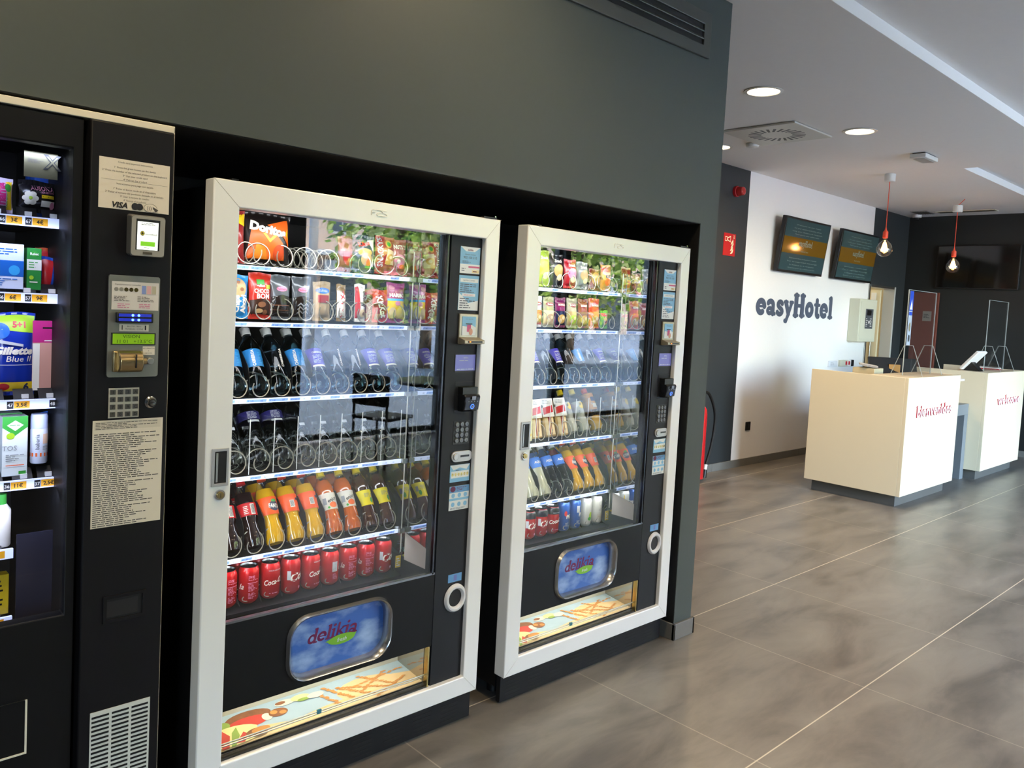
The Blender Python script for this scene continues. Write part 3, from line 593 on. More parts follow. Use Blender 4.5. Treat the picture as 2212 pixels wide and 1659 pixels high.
chair(3.35, -3.9, R(70), 'dark chair on the near side of the mirrored round table'); chair(4.9, -4.3, R(-100), 'dark chair on the far side of the mirrored round table')
# ================================================================ across the street (seen mirrored in the glass)
b = MB(); b.box(-16, 70, -60, -5.2, -.2, -.12, mat('street_paving', '848b95', .8, var=.15, scale=3, aniso=(.4, 4, 1))); tag(b.build('street_ground', smooth=0), kind='structure')
b = MB(); b.box(-16, 70, -8.4, -5.2, -.12, -.02, mat('kerb_stone', 'a5a29b', .8, var=.1)); tag(b.build('street_pavement', smooth=0), kind='structure')
t = thing('apartment_building', 'pinkish sunlit apartment house across the street, mirrored in machine glass', 'building', (8, -32, -.12))
fac = mat('facade_render', 'efcbb0', .8, var=.04); trimw = mat('facade_trim', 'ece4dc', .7); dglass = mat('facade_glass', '39414a', .15)
b = MB(); b.box(0, 48, -6, 0, 0, 14, fac); b.build('wall', t, smooth=0)
b = MB(); b.box(0, 48, 0, .9, 3.5, 3.75, trimw); b.box(0, 48, 0, .9, 7.2, 7.4, trimw); b.build('balcony', t)
for k in range(14):
    x = 1.2+k*3.4
    for z in (4.6, 8.2):
        b = MB(); b.box(x, x+1.5, .0, .06, z, z+2.1, trimw); f = b.build('window', t); b = MB(); b.box(x+.12, x+.7, .06, .08, z+.12, z+1.98, dglass); b.box(x+.8, x+1.38, .06, .08, z+.12, z+1.98, dglass); b.build('pane', f)
    b = MB(); b.box(x-.3, x+2.3, 0, .08, .1, 2.6, dglass); b.build('shop_window', t)
    b = MB(); b.box(x-.4, x+2.4, 0, .5, 2.65, 3.3, (trimw, mat('awning_red', 'd8897a', .7), fac)[k % 3]); b.build('shop_sign', t)
leafm = [mat('leaf_green', '9db848', .6), mat('leaf_light', 'dbe08c', .6), mat('leaf_dark', '4f6e2a', .6)]; bark = mat('bark', '5d4c3c', .9)
def tree(x, y, h, r, lab, seed):
    rnd = random.Random(seed); t = thing('street_tree', lab, 'tree', (x, y, -.12), group='street trees mirrored in the glass')
    b = MB(); b.tube([(0, 0, 0), (.05, 0, h*.25), (0, .1, h*.5)], [.16, .13, .08], bark, n=10)
    for k in range(6):
        a = k*1.05; b.tube([(.03, 0, h*.28), (r*.35*math.cos(a), r*.35*math.sin(a), h*.5), (r*.6*math.cos(a), r*.6*math.sin(a), h*.68)], [.08, .05, .02], bark, n=6)
    b.build('trunk', t); b = MB()
    for k in range(5200):
        c = Vector((rnd.gauss(0, 1), rnd.gauss(0, 1), rnd.gauss(0, 1))).normalized()*(rnd.random()**.45); c = Vector((c.x*r, c.y*r, h*.56+c.z*h*.42))
        if noise.noise(c*.9+Vector((seed, 0, 0))) < -.12: continue
        u = Vector((rnd.gauss(0, 1), rnd.gauss(0, 1), rnd.gauss(0, 1))).normalized()*rnd.uniform(.08, .16); w = u.orthogonal().normalized()*u.length*.6
        b.add([c-u, c+w, c+u, c-w], [(0, 1, 2, 3)], leafm[rnd.choice((0, 0, 1, 1, 2))])
    b.build('crown', t, smooth=0, recalc=False)
tree(11.0, -13.2, 6.6, 2.5, 'leafy street tree mirrored in the nearer machine glass', 3); tree(16.6, -13.6, 7.0, 2.8, 'leafy street tree mirrored in the farther machine glass', 5); tree(22.5, -14, 6.5, 2.6, 'leafy street tree furthest along the street', 9)
t = thing('street_post', 'white street post mirrored beside the tree', 'post', (7.2, -12, -.12)); b = MB(); b.cyl((0, 0, 0), (0, 0, 6), .09, trimw, 16); b.build('pole', t); b = MB(); b.box(-.5, .15, -.12, .12, 6, 6.1, trimw); b.build('lamp_head', t)
# ================================================================ SNACK AND DRINK MACHINES
fr_m = mat('frame_silver_paint', 'eeeeec', .32, .10, coat=.2); blk = mat('door_black', '090a0b', .48, spec=.25, bump=.05, scale=200); panm = mat('control_panel_grey', '1e2024', .5, spec=.25, bump=.04, scale=200)
inm = mat('cabinet_interior', '0a0a0b', .6); doorglass = glass('machine_glass', (.985, .99, .985), 1.15)
mirror = mat('mirror_side', 'b9bcc0', .02, 1.); wire = mat('coil_wire', 'c4bfae', .38, .7)
strip_w = mat('price_rail_white', 'dfe8ff', .4, emis=.95, ecol='cfdfff'); strip_b = mat('price_rail_blue', '8fb2ee', .4, emis=.7, ecol='8fb0f2'); digit = mat('price_digits', '3f5fa8', .5)
trayb = mat('tray_black', '101012', .4); clearp = glass('clear_divider', (.93, .95, .95), 1.1, 0, .01); cedge = mat('clear_edge_white', 'd8dad8', .25)
ledm = mat('led_tube', 'ffffff', .4, emis=3.5, ecol='f0f4ff'); skyb = mat('sticker_blue', '7fb6dc', .4); skyw = mat('sticker_white', 'dfe6ea', .4); ink = mat('ink_grey', '5a6070', .6); plum = mat('ink_plum', '5a1440', .5); pinkink = mat('ink_pink', 'c05a86', .5)
gold = mat('brass', 'a8935f', .25, 1.); litbtn = mat('lit_blue', '4d7dff', .4, emis=2.2, ecol='4a7dff'); lcdm = mat('lcd_violet', '5d5f9c', .3, emis=.32, ecol='7a7cc8')
# sky print inside the oval flap
def skyprint(key):
    m = bpy.data.materials.new(key); m.use_nodes = True; n = m.node_tree; bs = n.nodes['Principled BSDF']; tc = n.nodes.new('ShaderNodeTexCoord'); no = n.nodes.new('ShaderNodeTexNoise')
    mp = n.nodes.new('ShaderNodeMapping'); mp.inputs['Scale'].default_value = (6, 1, 11); n.links.new(tc.outputs['Object'], mp.inputs[0]); n.links.new(mp.outputs[0], no.inputs[0]); no.inputs['Detail'].default_value = 5; no.inputs['Scale'].default_value = 1.2
    cr = n.nodes.new('ShaderNodeValToRGB'); e = cr.color_ramp.elements; e[0].position = .45; e[0].color = lin('3563b4')+(1,); e[1].position = .75; e[1].color = lin('b8d2f0')+(1,); n.links.new(no.outputs[0], cr.inputs[0]); n.links.new(cr.outputs[0], bs.inputs['Base Color']); bs.inputs['Roughness'].default_value = .3
    return m
skym = skyprint('printed_sky')
foodsky = mat('print_pale_sky', 'a8c4da', .45, var=.2, scale=6); foodcream = mat('print_cream', 'e9cfa0', .45, var=.15, scale=12); wheat = mat('print_wheat', 'c98f4e', .5, var=.2, scale=60); tomato = mat('print_tomato', 'c8433c', .45, var=.2, scale=20); brownp = mat('print_brown', '8a5a3c', .5, var=.4, scale=50); leafp = mat('print_leaf', '8fae55', .5, var=.3, scale=40); eggp = mat('print_egg', 'f2e3a4', .5, var=.2, scale=40); whitefood = mat('print_white', 'ece4d6', .5, var=.1, scale=20)
# a wire spiral, drawn once and shared
b = MB(); TN = 6; pts = []
for i in range(TN*18+10):
    a = 2*PI*i/18-R(200); pts.append((.0335*math.cos(a), .012+.052*i/18, .0335+.0335*math.sin(a)))
b.tube(pts, .0019, wire, n=6); COIL = b.build('coil'); COLME = COIL.data; bpy.data.objects.remove(COIL)
SLOT = [.171+.0735*i for i in range(9)]; SLOT4 = [.183+.0818*i for i in range(8)]
SH = [1.603, 1.431, 1.195, .953, .698, .535]      # rail height of each shelf
def machine(X, lab, stickers):
    t = thing('vending_machine', lab, 'vending machine', (X, 0, 0), group='white framed snack and drink machines')
    Wd, ZB, ZTt = 1.0466, .116, 1.83; ml, mr, mt, mb_ = .075, .0654, .0718, .066
    b = MB()     # cabinet shell
    b.box(.012, .03, .058, .86, .06, 1.815, black); b.box(Wd-.03, Wd-.012, .058, .86, .06, 1.815, black); b.box(.03, Wd-.03, .84, .86, .06, 1.815, black)
    b.box(.03, Wd-.03, .058, .84, 1.79, 1.815, black); b.box(.03, Wd-.03, .058, .84, .06, .10, black)
    b.box(.845, .86, .06, .84, .10, 1.79, inm); b.box(.03, .845, .66, .68, .60, 1.79, inm); b.box(.03, .845, .62, .64, .10, .60, inm); b.box(.03, .845, .06, .64, .40, .42, inm)
    cab = b.build('cabinet', t)
    for lx in (.08, Wd-.08):
        for ly in (.14, .8): bb = MB(); bb.cyl((lx, ly, 0), (lx, ly, .06), .025, black, 12); bb.build('foot', t)
    b = MB()
    o = [(0, ZB), (Wd, ZB), (Wd, ZTt), (0, ZTt)]; i_ = [(ml, ZB+mb_), (Wd-mr, ZB+mb_), (Wd-mr, ZTt-mt), (ml, ZTt-mt)]
    b.ring(o, i_, 0, .055, fr_m); df = b.build('door_frame', t, bevel=.004, seg=3)
    b = MB()     # maker's mark above the glass: three rounded outline letters
    def st(p): b.tube([(x, -.0012, z) for x, z in p], .0012, mat('mark_white', 'f6f4ea', .3), n=5)
    x0, z0 = .501, 1.787; st([(x0, z0), (x0, z0+.013), (x0+.003, z0+.017), (x0+.016, z0+.017)]); st([(x0, z0+.009), (x0+.013, z0+.009)])
    st([(x0+.019, z0+.017), (x0+.034, z0+.017), (x0+.037, z0+.014), (x0+.036, z0+.010), (x0+.021, z0+.007), (x0+.019, z0+.003), (x0+.022, z0), (x0+.052, z0), (x0+.057, z0+.003), (x0+.056, z0+.007), (x0+.042, z0+.010), (x0+.040, z0+.014), (x0+.043, z0+.017), (x0+.056, z0+.017)])
    b.build('maker_mark', df)
    b = MB()
    for (ax, az, bx, bz) in ((0, ZTt, ml, ZTt-mt), (Wd, ZTt, Wd-mr, ZTt-mt), (0, ZB, ml, ZB+mb_), (Wd, ZB, Wd-mr, ZB+mb_)): b.cyl((ax, -.0001, az), (bx, -.0001, bz), .0006, mat('joint_grey', 'bcb9b0', .5), 4)
    b.build('mitre_joint', df)
    # glass and the black lower panel with its oval flap
    b = MB(); b.box(ml, .838, .024, .028, .585, ZTt-mt, doorglass); b.build('glass', t, smooth=0)
    b = MB(); b.box(.826, .832, .018, .034, .585, ZTt-mt, mat('glass_edge_trim', '3a3b3d', .2, .8)); b.box(ml, .838, .018, .034, .583, .590, mat('glass_lower_trim', '77797c', .25, .9)); b.build('glass_trim', t)
    fx0, fx1, fz0, fz1 = .276, .660, .345, .556
    b = MB(); n = 6; out = [(.838, .583)]*(n+1)+[(ml, .583)]*(n+1)+[(ml, .328)]*(n+1)+[(.838, .328)]*(n+1)
    b.ring(out, rrect(fx0+.008, fx1-.008, fz0+.008, fz1-.008, .062, n), .018, .05, blk); b.build('lower_panel', t, recalc=True)
    b = MB(); ro = rrect(fx0, fx1, fz0, fz1, .07, n); mid = [((x-.468)*.975+.468, (z-.4505)*.95+.4505) for x, z in ro]; inn = [((x-.468)*.925+.468, (z-.4505)*.86+.4505) for x, z in ro]; N = len(ro)
    vs = [(x, .018, z) for x, z in ro]+[(x, .004, z) for x, z in mid]+[(x, .008, z) for x, z in [((x-.468)*.945+.468, (z-.4505)*.90+.4505) for x, z in ro]]+[(x, .046, z) for x, z in inn]
    b.add(vs, [(j*N+i, j*N+(i+1) % N, (j+1)*N+(i+1) % N, (j+1)*N+i) for j in range(3) for i in range(N)], mat('flap_ring_silver', 'b4b4b4', .22, .9)); b.build('flap_ring', t, smooth=60)
    b = MB(); b.prism([((x-.468)*.93+.468, (z-.4505)*.87+.4505) for x, z in ro], .004, skym, (0, .044, 0)); fl = b.build('delivery_flap', t, smooth=0)
    b = MB(); mp = plane_map((0, .044, 0)); wd = fat_width('delikia', 1, 1, -.12); fat_text(b, mp, 'delikia', .357, .4445, .032, mat('logo_plum', '6a1247', .4), sx=.182/(wd*.032), thick=.8, shear=.22, track=-.12, d=.0008)
    lf = [(.425, .4365)]+arc(.485, .438, .052, .020, 190, 335, 8)+[(.541, .4445)]+arc(.49, .4365, .05, .014, 40, 150, 6); dec(b, mp, [('poly', lf, mat('logo_leaf_green', '7dba3a', .4))], d0=.0016); dec(b, mp, [('txt', 'fresh', .486, .434, .0125, skyw, {'shear': .3, 'bold': .01})], d0=.0022)
    b.build('logo', fl, recalc=False)
    # lit food window
    b = MB(); b.box(ml, .83, .024, .027, .184, .328, doorglass); b.build('food_window', t, smooth=0)
    b = MB(); b.cyl((ml, .034, .222), (.828, .034, .222), .0025, steel, 8); b.cyl((ml, .05, .205), (.828, .05, .205), .0022, steel, 8); b.box(ml, .83, .018, .04, .182, .188, mat('glass_edge_trim')); b.box(.824, .830, .016, .036, .184, .328, gold); b.box(.40, .415, .03, .036, .216, .228, mat('clip_teal', '2f7f92', .3)); b.build('window_rail', t)
    # bin floor with printed food picture; local (u along x, v towards the back)
    p0 = Vector((ml-.03, .045, .192)); sl = Vector((0, .15, .02)).normalized(); Ls = .152
    b = MB(); mpp = lambda u, v, d: p0+Vector((u, 0, 0))+sl*v+Vector((0, 0, d))
    dec(b, mpp, [('rect', 0, 0, .79, Ls, foodsky), ('poly', [(0, 0), (.79, 0), (.79, .075), (.68, .10), (.56, .05), (.42, .045), (.30, .03), (.22, .05), (.12, .06), (0, .11)], foodcream), ('poly', arc(.60, .07, .12, .055, 0, 350, 14), foodcream)])
    dec(b, mpp, [('ell', .185, .112, .075, .030, brownp), ('ell', .175, .088, .068, .026, tomato), ('ell', .10, .105, .022, .018, leafp), ('ell', .235, .085, .016, .018, whitefood), ('ell', .275, .088, .032, .020, brownp), ('ell', .262, .094, .012, .010, wheat), ('ell', .288, .082, .012, .009, wheat), ('ell', .315, .122, .035, .014, whitefood), ('ell', .30, .125, .018, .008, brownp), ('ell', .37, .122, .034, .015, eggp), ('ell', .375, .108, .022, .008, leafp), ('ell', .42, .11, .03, .014, whitefood),
      ('poly', arc(.105, .045, .09, .045, 20, 200, 10)+[(.02, .02), (.08, .0), (.17, .01)], eggp), ('poly', [(.055, .0), (.075, .0), (.098, .05), (.085, .085), (.066, .06)], tomato), ('poly', [(.082, .0), (.095, .0), (.125, .04), (.13, .08), (.108, .06)], leafp), ('poly', [(.10, .01), (.125, .005), (.15, .035), (.14, .05)], tomato), ('ell', .175, .028, .035, .020, brownp), ('ell', .19, .034, .03, .014, wheat), ('ell', .04, .03, .016, .02, wheat)], d0=.0012)
    rnd = random.Random(4)
    for (u0_, v0_, u1_, v1_) in ((.47, .03, .42, .12), (.52, .04, .46, .13), (.56, .05, .70, .12), (.60, .02, .50, .11), (.66, .04, .52, .10), (.60, .01, .74, .06), (.56, .09, .76, .11), (.70, .03, .60, .13)):
        for k in range(16):
            s = k/15; u = u0_+(u1_-u0_)*s; v = v0_+(v1_-v0_)*s; dec(b, mpp, [('ell', u+rnd.uniform(-.004, .004), v+rnd.uniform(-.002, .002), .0085, .0035, wheat)], d0=.0022+.00004*k)
    bn = b.build('food_picture', t, recalc=False)
    b = MB(); b.box(.828, .83, .045, .20, .15, .40, mat('bin_side', 'a8a294', .08, .85)); b.box(ml-.03, .83, .196, .20, .15, .40, mat('bin_back', 'c9c4b0', .5)); b.box(ml-.035, ml-.03, .045, .2, .15, .4, mat('bin_back')); b.build('bin_lining', t)
    light('bin_lamp', 'AREA', (X+.45, .11, .385), (R(0), 0, 0), 1.3, (1, .86, .62), size=.7, sy=.03)
    b = MB(); b.box(.1, .8, .085, .10, .388, .396, mat('led_warm', 'fff0d0', .4, emis=1.5, ecol='ffe2b0')); b.build('bin_led', t)
    # control column
    b = MB(); b.box(.842, .9812, .020, .052, ZB+mb_, ZTt-mt, panm); b.box(.838, .842, .026, .05, ZB+mb_, ZTt-mt, black); b.build('control_panel', t); cp = t
    mp = plane_map((0, .020, 0))
    def flat(name, x0, x1, z0, z1, m, items=(), th=.0012, par=cp):
        b = MB(); b.box(x0, x1, .020-th, .020, z0, z1, m); dec(b, plane_map(((x0+x1)/2, .020-th, (z0+z1)/2)), items, d0=.0002, dd=.0001); return b.build(name, par, recalc=False, smooth=0)
    flat('payment_sticker', .883, .973, 1.633, 1.725, skyb, [('poly', [(-.045, .046), (-.02, .03), (.02, .03), (.045, .046)], skyw), ('txt', 'delikia', 0, .036, .007, plum, {'shear': .2, 'bold': .02}), ('txt', 'Atencion al cliente', 0, .02, .0045, ink), ('txt', '902 100 310', 0, .009, .0085, ink), ('rect', -.045, -.046, .045, -.014, skyw), ('lines', -.035, -.001, .01, -.012, 3, ink), ('rect', -.007, -.026, .044, -.02, pinkink), ('lines', -.038, -.026, -.012, -.04, 2, ink), ('rect', .01, -.043, .042, -.033, mat('sticker_cream', 'e8dcae', .5)), ('lines', .014, -.034, .038, -.042, 1, plum)])
    flat('instruction_sticker', .883, .974, 1.505, 1.626, skyb, [('poly', [(-.045, .0), (-.03, -.01), (.0, -.035), (.045, -.025), (.045, -.06), (-.045, -.06)], skyw), ('rect', -.04, .037, .042, .05, skyw), ('txt', 'INSTRUCCIONES', 0, .0435, .005, ink), ('lines', -.04, .033, .04, .0, 5, ink), ('rect', -.03, -.012, .03, -.002, skyw), ('txt', 'IMPORTANTE', 0, -.007, .005, pinkink), ('lines', -.04, -.016, .04, -.055, 5, ink)])
    # banknote reader with its projecting lip
    b = MB(); b.box(.889, .975, .012, .020, 1.388, 1.493, mat('champagne_metal', 'a59c88', .35, .6)); br = b.build('banknote_reader', cp, bevel=.002)
    b = MB(); b.box(.900, .962, .0105, .012, 1.418, 1.484, skyb); dec(b, plane_map((.931, .0105, 1.451)), [('poly', [(-.031, -.033), (.031, -.033), (.031, -.005), (.01, .005), (-.01, -.002), (-.031, .0)], skyw), ('txt', 'SOLO BILLETES', .0, .024, .0035, ink), ('rect', -.016, .006, .014, .009, black), ('rect', -.01, -.02, .008, .004, pinkink), ('ell', .008, -.02, .009, .012, mat('skin_print', 'c99a86', .5))]); b.build('reader_picture', br, recalc=False)
    b = MB(); b.prism([(.012, 1.412), (-.022, 1.403), (-.022, 1.391), (.012, 1.386)], .092, mat('champagne_metal'), (.888, 0, 0), 'x'); b.build('reader_lip', br, bevel=.002)
    b = MB(); b.box(.902, .968, -.0235, -.0215, 1.3945, 1.4005, black); b.box(.908, .914, -.0245, -.0235, 1.396, 1.399, mat('amber_light', 'ff8a30', .4, emis=3, ecol='ff7a20')); b.build('reader_slot', br)
    b = MB(); b.box(.882, .979, .0185, .020, 1.288, 1.352, black); b.box(.884, .975, .018, .0185, 1.294, 1.350, lcdm); dec(b, plane_map((.93, .018, 1.322)), [('txt', 'delikia', -.0, .018, .006, skyw), ('lines', -.03, .01, .03, .004, 1, skyw), ('lines', -.04, -.02, .04, -.025, 1, skyw)]); b.build('display', cp, recalc=False)
    # contactless card reader
    b = MB(); b.ring([(.889, 1.145), (.974, 1.145), (.974, 1.255), (.889, 1.255)], [(.891, 1.147), (.972, 1.147), (.972, 1.253), (.891, 1.253)], .019, .02, black); b.box(.904, .972, -.006, .020, 1.212, 1.238, black); cdr = b.build('card_reader', cp, bevel=.003)
    b = MB(); b.prism([(.020, 1.153), (-.004, 1.153), (-.016, 1.160), (-.024, 1.205), (-.018, 1.213), (.020, 1.213)], .068, mat('reader_black', '15161a', .25), (.904, 0, 0), 'x'); b.build('reader_body', cdr, bevel=.003)
    b = MB(); mpr = plane_map((.938, -.0205, 1.18), (1, 0, 0), (0, -.008, .045)); dec(b, mpr, [('ell', 0, -.008, .009, .009, litbtn), ('ell', 0, -.008, .0065, .0065, mat('deep_blue', '10205a', .4)), ('txt', ')))', 0, -.008, .006, skyw)]+[('ell', -.02+.013*k, .011, .0012, .0012, skyw) for k in range(4)]+[('rect', -.009, .016, .009, .03, mat('slot_silver', '8a8c90', .3, .6))], d0=.0015); b.build('reader_lights', cdr, recalc=False)
    b = MB(); b.box(.890, .965, .0185, .020, 1.034, 1.117, black); kp = b.build('keypad', cp, bevel=.001)
    KEYC = mat('key_cap', '6a6d70', .35, .3)
    for r in range(4):
        for c in range(3):
            kx = .905+c*.0215; kz = 1.105-r*.019; b = MB(); b.lathe([(.0085, 0), (.0082, .004), (.007, .0052), (.0001, .0055)], KEYC, n=14, cap=False); k = b.build('key', kp, loc=(kx, .0185, kz), rot=(R(90), 0, 0))
            b = MB(); dec(b, plane_map((kx, .0130, kz)), [('txt', '123456789*0#'[r*3+c], 0, 0, .006, black)], d0=.0003)
            b.build('key_digit', kp, recalc=False)
    b = MB(); b.prism(rrect(.886, .979, .972, 1.010, .0185, 5), -.006, mat('silver_plastic', 'b9b9b8', .3, .4), (0, .020, 0)); cs = b.build('coin_slot_plate', cp, bevel=.002)
    b = MB(); b.cyl((.903, .014, .991), (.903, .009, .991), .012, mat('silver_plastic'), 20); b.build('return_button', cs, bevel=.0015); b = MB(); b.box(.925, .965, .0132, .0138, .988, .995, black); b.build('slot', cs)
    flat('coin_sticker', .885, .975, .900, .961, skyb, [('poly', [(-.045, .03), (-.03, .012), (.0, .02), (.03, .012), (.045, .03)], skyw), ('rect', -.04, -.016, .042, .008, skyw)]+[('ell', -.033+.0135*k, -.004, .0052, .006, gold) for k in range(6)]+[('lines', -.02, .014, .02, .008, 1, ink)])
    flat('help_sticker', .887, .977, .799, .885, skyw, [('rect', -.045, .02, .045, .043, mat('sticker_mid_blue', '5f93c4', .4)), ('ell', -.03, .033, .012, .010, plum), ('lines', -.012, .04, .04, .026, 3, plum), ('rect', -.045, -.008, .045, .0, skyb)]+[('ell', -.028+.028*k, z, .008, .008, skyb) for k in range(3) for z in (.01, -.022)]+[('lines', -.04, -.033, .04, -.04, 2, ink)])
    flat('return_sticker', .901, .963, .538, .567, mat('sticker_mid_blue'), [('rect', -.006, -.010, .008, .011, mat('sticker_violet', '6a72b0', .4))])
    b = MB(); C = (.935, .4795); n = 40; vs = []; fs = []
    for i in range(n):
        a = 2*PI*i/n
        for k in range(10):
            q = 2*PI*k/10; rr = .0395+.0095*math.cos(q); vs.append((C[0]+rr*math.cos(a), .018-.009*max(0, math.sin(q))-.002*math.sin(q), C[1]+rr*1.05*math.sin(a)))
    for i in range(n):
        for k in range(10): fs.append((i*10+k, ((i+1) % n)*10+k, ((i+1) % n)*10+(k+1) % 10, i*10+(k+1) % 10))
    b.add(vs, fs, mat('ring_white', 'd4d5d8', .3)); b.build('coin_return_ring', cp); b = MB(); b.cyl((C[0], .0195, C[1]), (C[0], .0185, C[1]), .032, mat('recess_black', '060607', .6), 30); b.build('coin_return_cup', cp)
    # door pull and lock on the left stile
    b = MB(); b.ring([(.018, .992), (.066, .992), (.066, 1.097), (.018, 1.097)], [(.026, 1.0), (.060, 1.0), (.060, 1.089), (.026, 1.089)], -.004, .0, mat('pull_grey', 'a9aaad', .35, .4)); b.box(.026, .060, -.0015, 0, 1.0, 1.089, mat('recess_black')); b.box(.030, .036, -.003, -.0015, 1.004, 1.085, steel); b.build('door_pull', df, bevel=.0015)
    b = MB(); b.cyl((.043, 0, .968), (.043, -.006, .968), .0145, chrome, 24); b.cyl((.043, -.006, .968), (.043, -.010, .968), .010, gold, 20); b.box(.0422, .0438, -.0105, -.0100, .962, .974, black); b.build('lock', df, bevel=.0008)
    b = MB(); b.box(.05, .07, -.0, .02, 1.83, 1.834, black); b.box(Wd-.08, Wd-.02, .0, .02, 1.8302, 1.836, black); b.cyl((Wd-.02, .01, 1.83), (Wd-.02, .01, 1.842), .004, chrome, 10); b.build('hinge', df)
    # plinth vent
    b = MB(); b.box(.012, Wd-.005, .0285, .05, .008, .112, mat('vent_grey', '17181b', .5, spec=.25))
    for k in range(8):
        xx = .04+k*.1235; xs_ = [xx, xx+.078]
        for j in range(6): b.box(xs_[0], xs_[1], .0278, .0285, .020+j*.0145, .0245+j*.0145, mat('recess_black'))
    b.build('base_vent', t, recalc=False)
    # ---- inside
    b = MB(); b.box(.832, .836, .07, .60, .60, 1.77, mirror); b.build('mirror_panel', t, smooth=0)
    b = MB(); b.add([(.8312, .065, .59), (.8312, .065, .663), (.8312, .19, .690), (.8312, .19, .59)], [(0, 1, 2, 3)], mat('reflection_tan', 'a39990', .5)); b.build('mirror_reflection_patch', t)  # tan patch painted over the mirror foot to show a reflection
    b = MB(); b.box(.8, .806, .61, .625, .62, 1.72, mat('rear_channel', '8f8b78', .5))
    for z in (.75, 1.0, 1.24, 1.5): 
        for k in range(8): b.box(.798, .8, .56, .60, z+k*.013, z+k*.013+.005, black)
    b.box(.8, .804, .52, .61, .62, 1.72, mat('rear_channel')); b.build('rear_channel', t)
    b = MB(); b.cyl((.8185, .196, .62), (.8185, .196, 1.70), .0022, mat('rail_pale', 'd0cdc0', .3, .5), 8); b.build('glass_edge_rail', t)
    b = MB(); b.box(.06, .80, .064, .072, 1.776, 1.784, ledm); b.build('led_strip', t)
    for si, z in enumerate(SH):
        tilt = (0, 0, 1, 1, 1, 1)[si]
        if si < 5:
            b = MB(); b.box(.045, .808, .204, .62, z-.004, z+.008, trayb); sh = b.build('shelf', t, bevel=.001)
            b = MB(); b.prism([(.2, z-.007), (.204, z-.007), (.204, z+.007), (.198, z+.007)], .757, strip_w, (.048, 0, 0), 'x')
            rnd = random.Random(si+stickers*10); sl_ = SLOT4 if si == 3 else SLOT
            mpq = plane_map((0, .1985, z), (1, 0, 0), (0, -.006, .014))
            cells = [('rect', s_-.036, -.0055, s_+(.0, .03)[rnd.random() < .6], .0055, strip_b) for s_ in sl_ if rnd.random() < .75]
            dec(b, mpq, cells+[('txt', ('€ 1,%d0' % rnd.choice((2, 5, 8))), s_-.022, 0, .0052, digit) for s_ in sl_]+[('txt', '%d%d' % (si+1, k+1), s_+.014, 0, .0062, digit) for k, s_ in enumerate(sl_)], d0=.0006, dd=.00002); b.build('price_rail', sh, recalc=False, smooth=0)
            b = MB(); b.box(.806, .828, .190, .204, z-.009, z+.008, mat('clip_grey', '9b9a90', .25, .8)); b.build('clip', sh)
        else:
            b = MB(); b.add([(.045, .19, .535), (.82, .19, .535), (.82, .62, .535+.43*.23), (.045, .62, .535+.43*.23), (.045, .19, .525), (.82, .19, .525), (.82, .62, .5), (.045, .62, .5)], [(0, 1, 2, 3), (4, 7, 6, 5), (0, 4, 5, 1), (1, 5, 6, 2), (2, 6, 7, 3), (3, 7, 4, 0)], trayb); sh = b.build('shelf', t)
        for k, sx in enumerate(SLOT4 if si == 3 else SLOT):
            cx = sx+(.0, .024, .024, .016, .024, .009)[si]; cz = z+.016
            if si == 0: cx = (.12, .215, .255, .333, .418, .503, .63, .712, .785)[k]; cz = z+.012
            if si == 5: cz = .556
            if si in (2, 4): cz = z+.010
            c = bpy.data.objects.new('coil', COLME); COL.objects.link(c); c.parent = t; c.location = (cx-.007, .183, cz)
            if si == 5: c.scale = (.9, 1, .55); c.rotation_euler = (R(6), 0, 0)
            if si == 0 and k in (1, 7): c.scale = (-1, 1, 1)
        ds = SLOT4 if si == 3 else SLOT
        if si in (2, 4):
            for k, sx in enumerate(ds):
                b = MB(); xx = sx+.0365+.024; b.prism([(.232, z+.008), (.60, z+.008), (.60, z+.15), (.30, z+.15), (.245, z+.105), (.232, z+.07)], .0015, trayb, (xx, 0, 0), 'x'); b.build('divider', t)
        if si == 5:
            for k, sx in enumerate(ds): b = MB(); xx = sx+.0365+.009; b.prism([(.215, z+.01), (.60, z+.11), (.60, z+.15), (.25, z+.055)], .0015, trayb, (xx, 0, 0), 'x'); b.build('divider', t)
        if si == 3:
            for k, sx in enumerate(ds):
                xx = sx+.041; b = MB(); b.box(xx, xx+.0012, .200, .60, z+.012, z+.185, clearp); dv = b.build('clear_divider', t, smooth=0)
                b = MB(); b.box(xx-.0004, xx+.0016, .1985, .2005, z+.012, z+.185, cedge)
                for q in range(4):
                    for w in range(5): b.prism(ng(10, .0065, (.25+w*.06, z+.05+q*.034)), .0003, glass('hole_rim', (.75, .78, .78), 2, .1, .28), (xx-.0006, 0, 0), 'x')
                b.build('divider_edge', dv)
    b = MB(); b.box(.806, .828, .205, .207, .560, .603, mat('yellow_tag', 'd8b83a', .4)); dec(b, plane_map((.817, .205, .58)), [('lines', -.008, .016, .008, -.016, 4, skyw)]); b.build('yellow_tag', t, recalc=False)
    for z in (SH[0]-.012, SH[1]-.012, SH[2]-.012, SH[3]-.012, SH[4]-.012): light('shelf_led', 'AREA', (X+.43, .188, z), (R(25), 0, 0), .55, (.86, .92, 1), size=.74, sy=.012)
    light('door_led', 'AREA', (X+.43, .08, 1.752), (R(35), 0, 0), 2.0, (.94, .96, 1), size=.74, sy=.02)
    sl_o = light('side_led', 'AREA', (X+.085, .075, 1.18), Vector((.8, .6, 0)).to_track_quat('-Z', 'Y').to_euler(), 2.0, (.9, .94, 1), size=.02, sy=1.1)
    return t
VM1 = machine(0, 'nearer tall white framed snack and drink machine in the middle of the niche', 1)
VM2 = machine(1.1844, 'farther white framed snack and drink machine, beside the grey pier', 2)
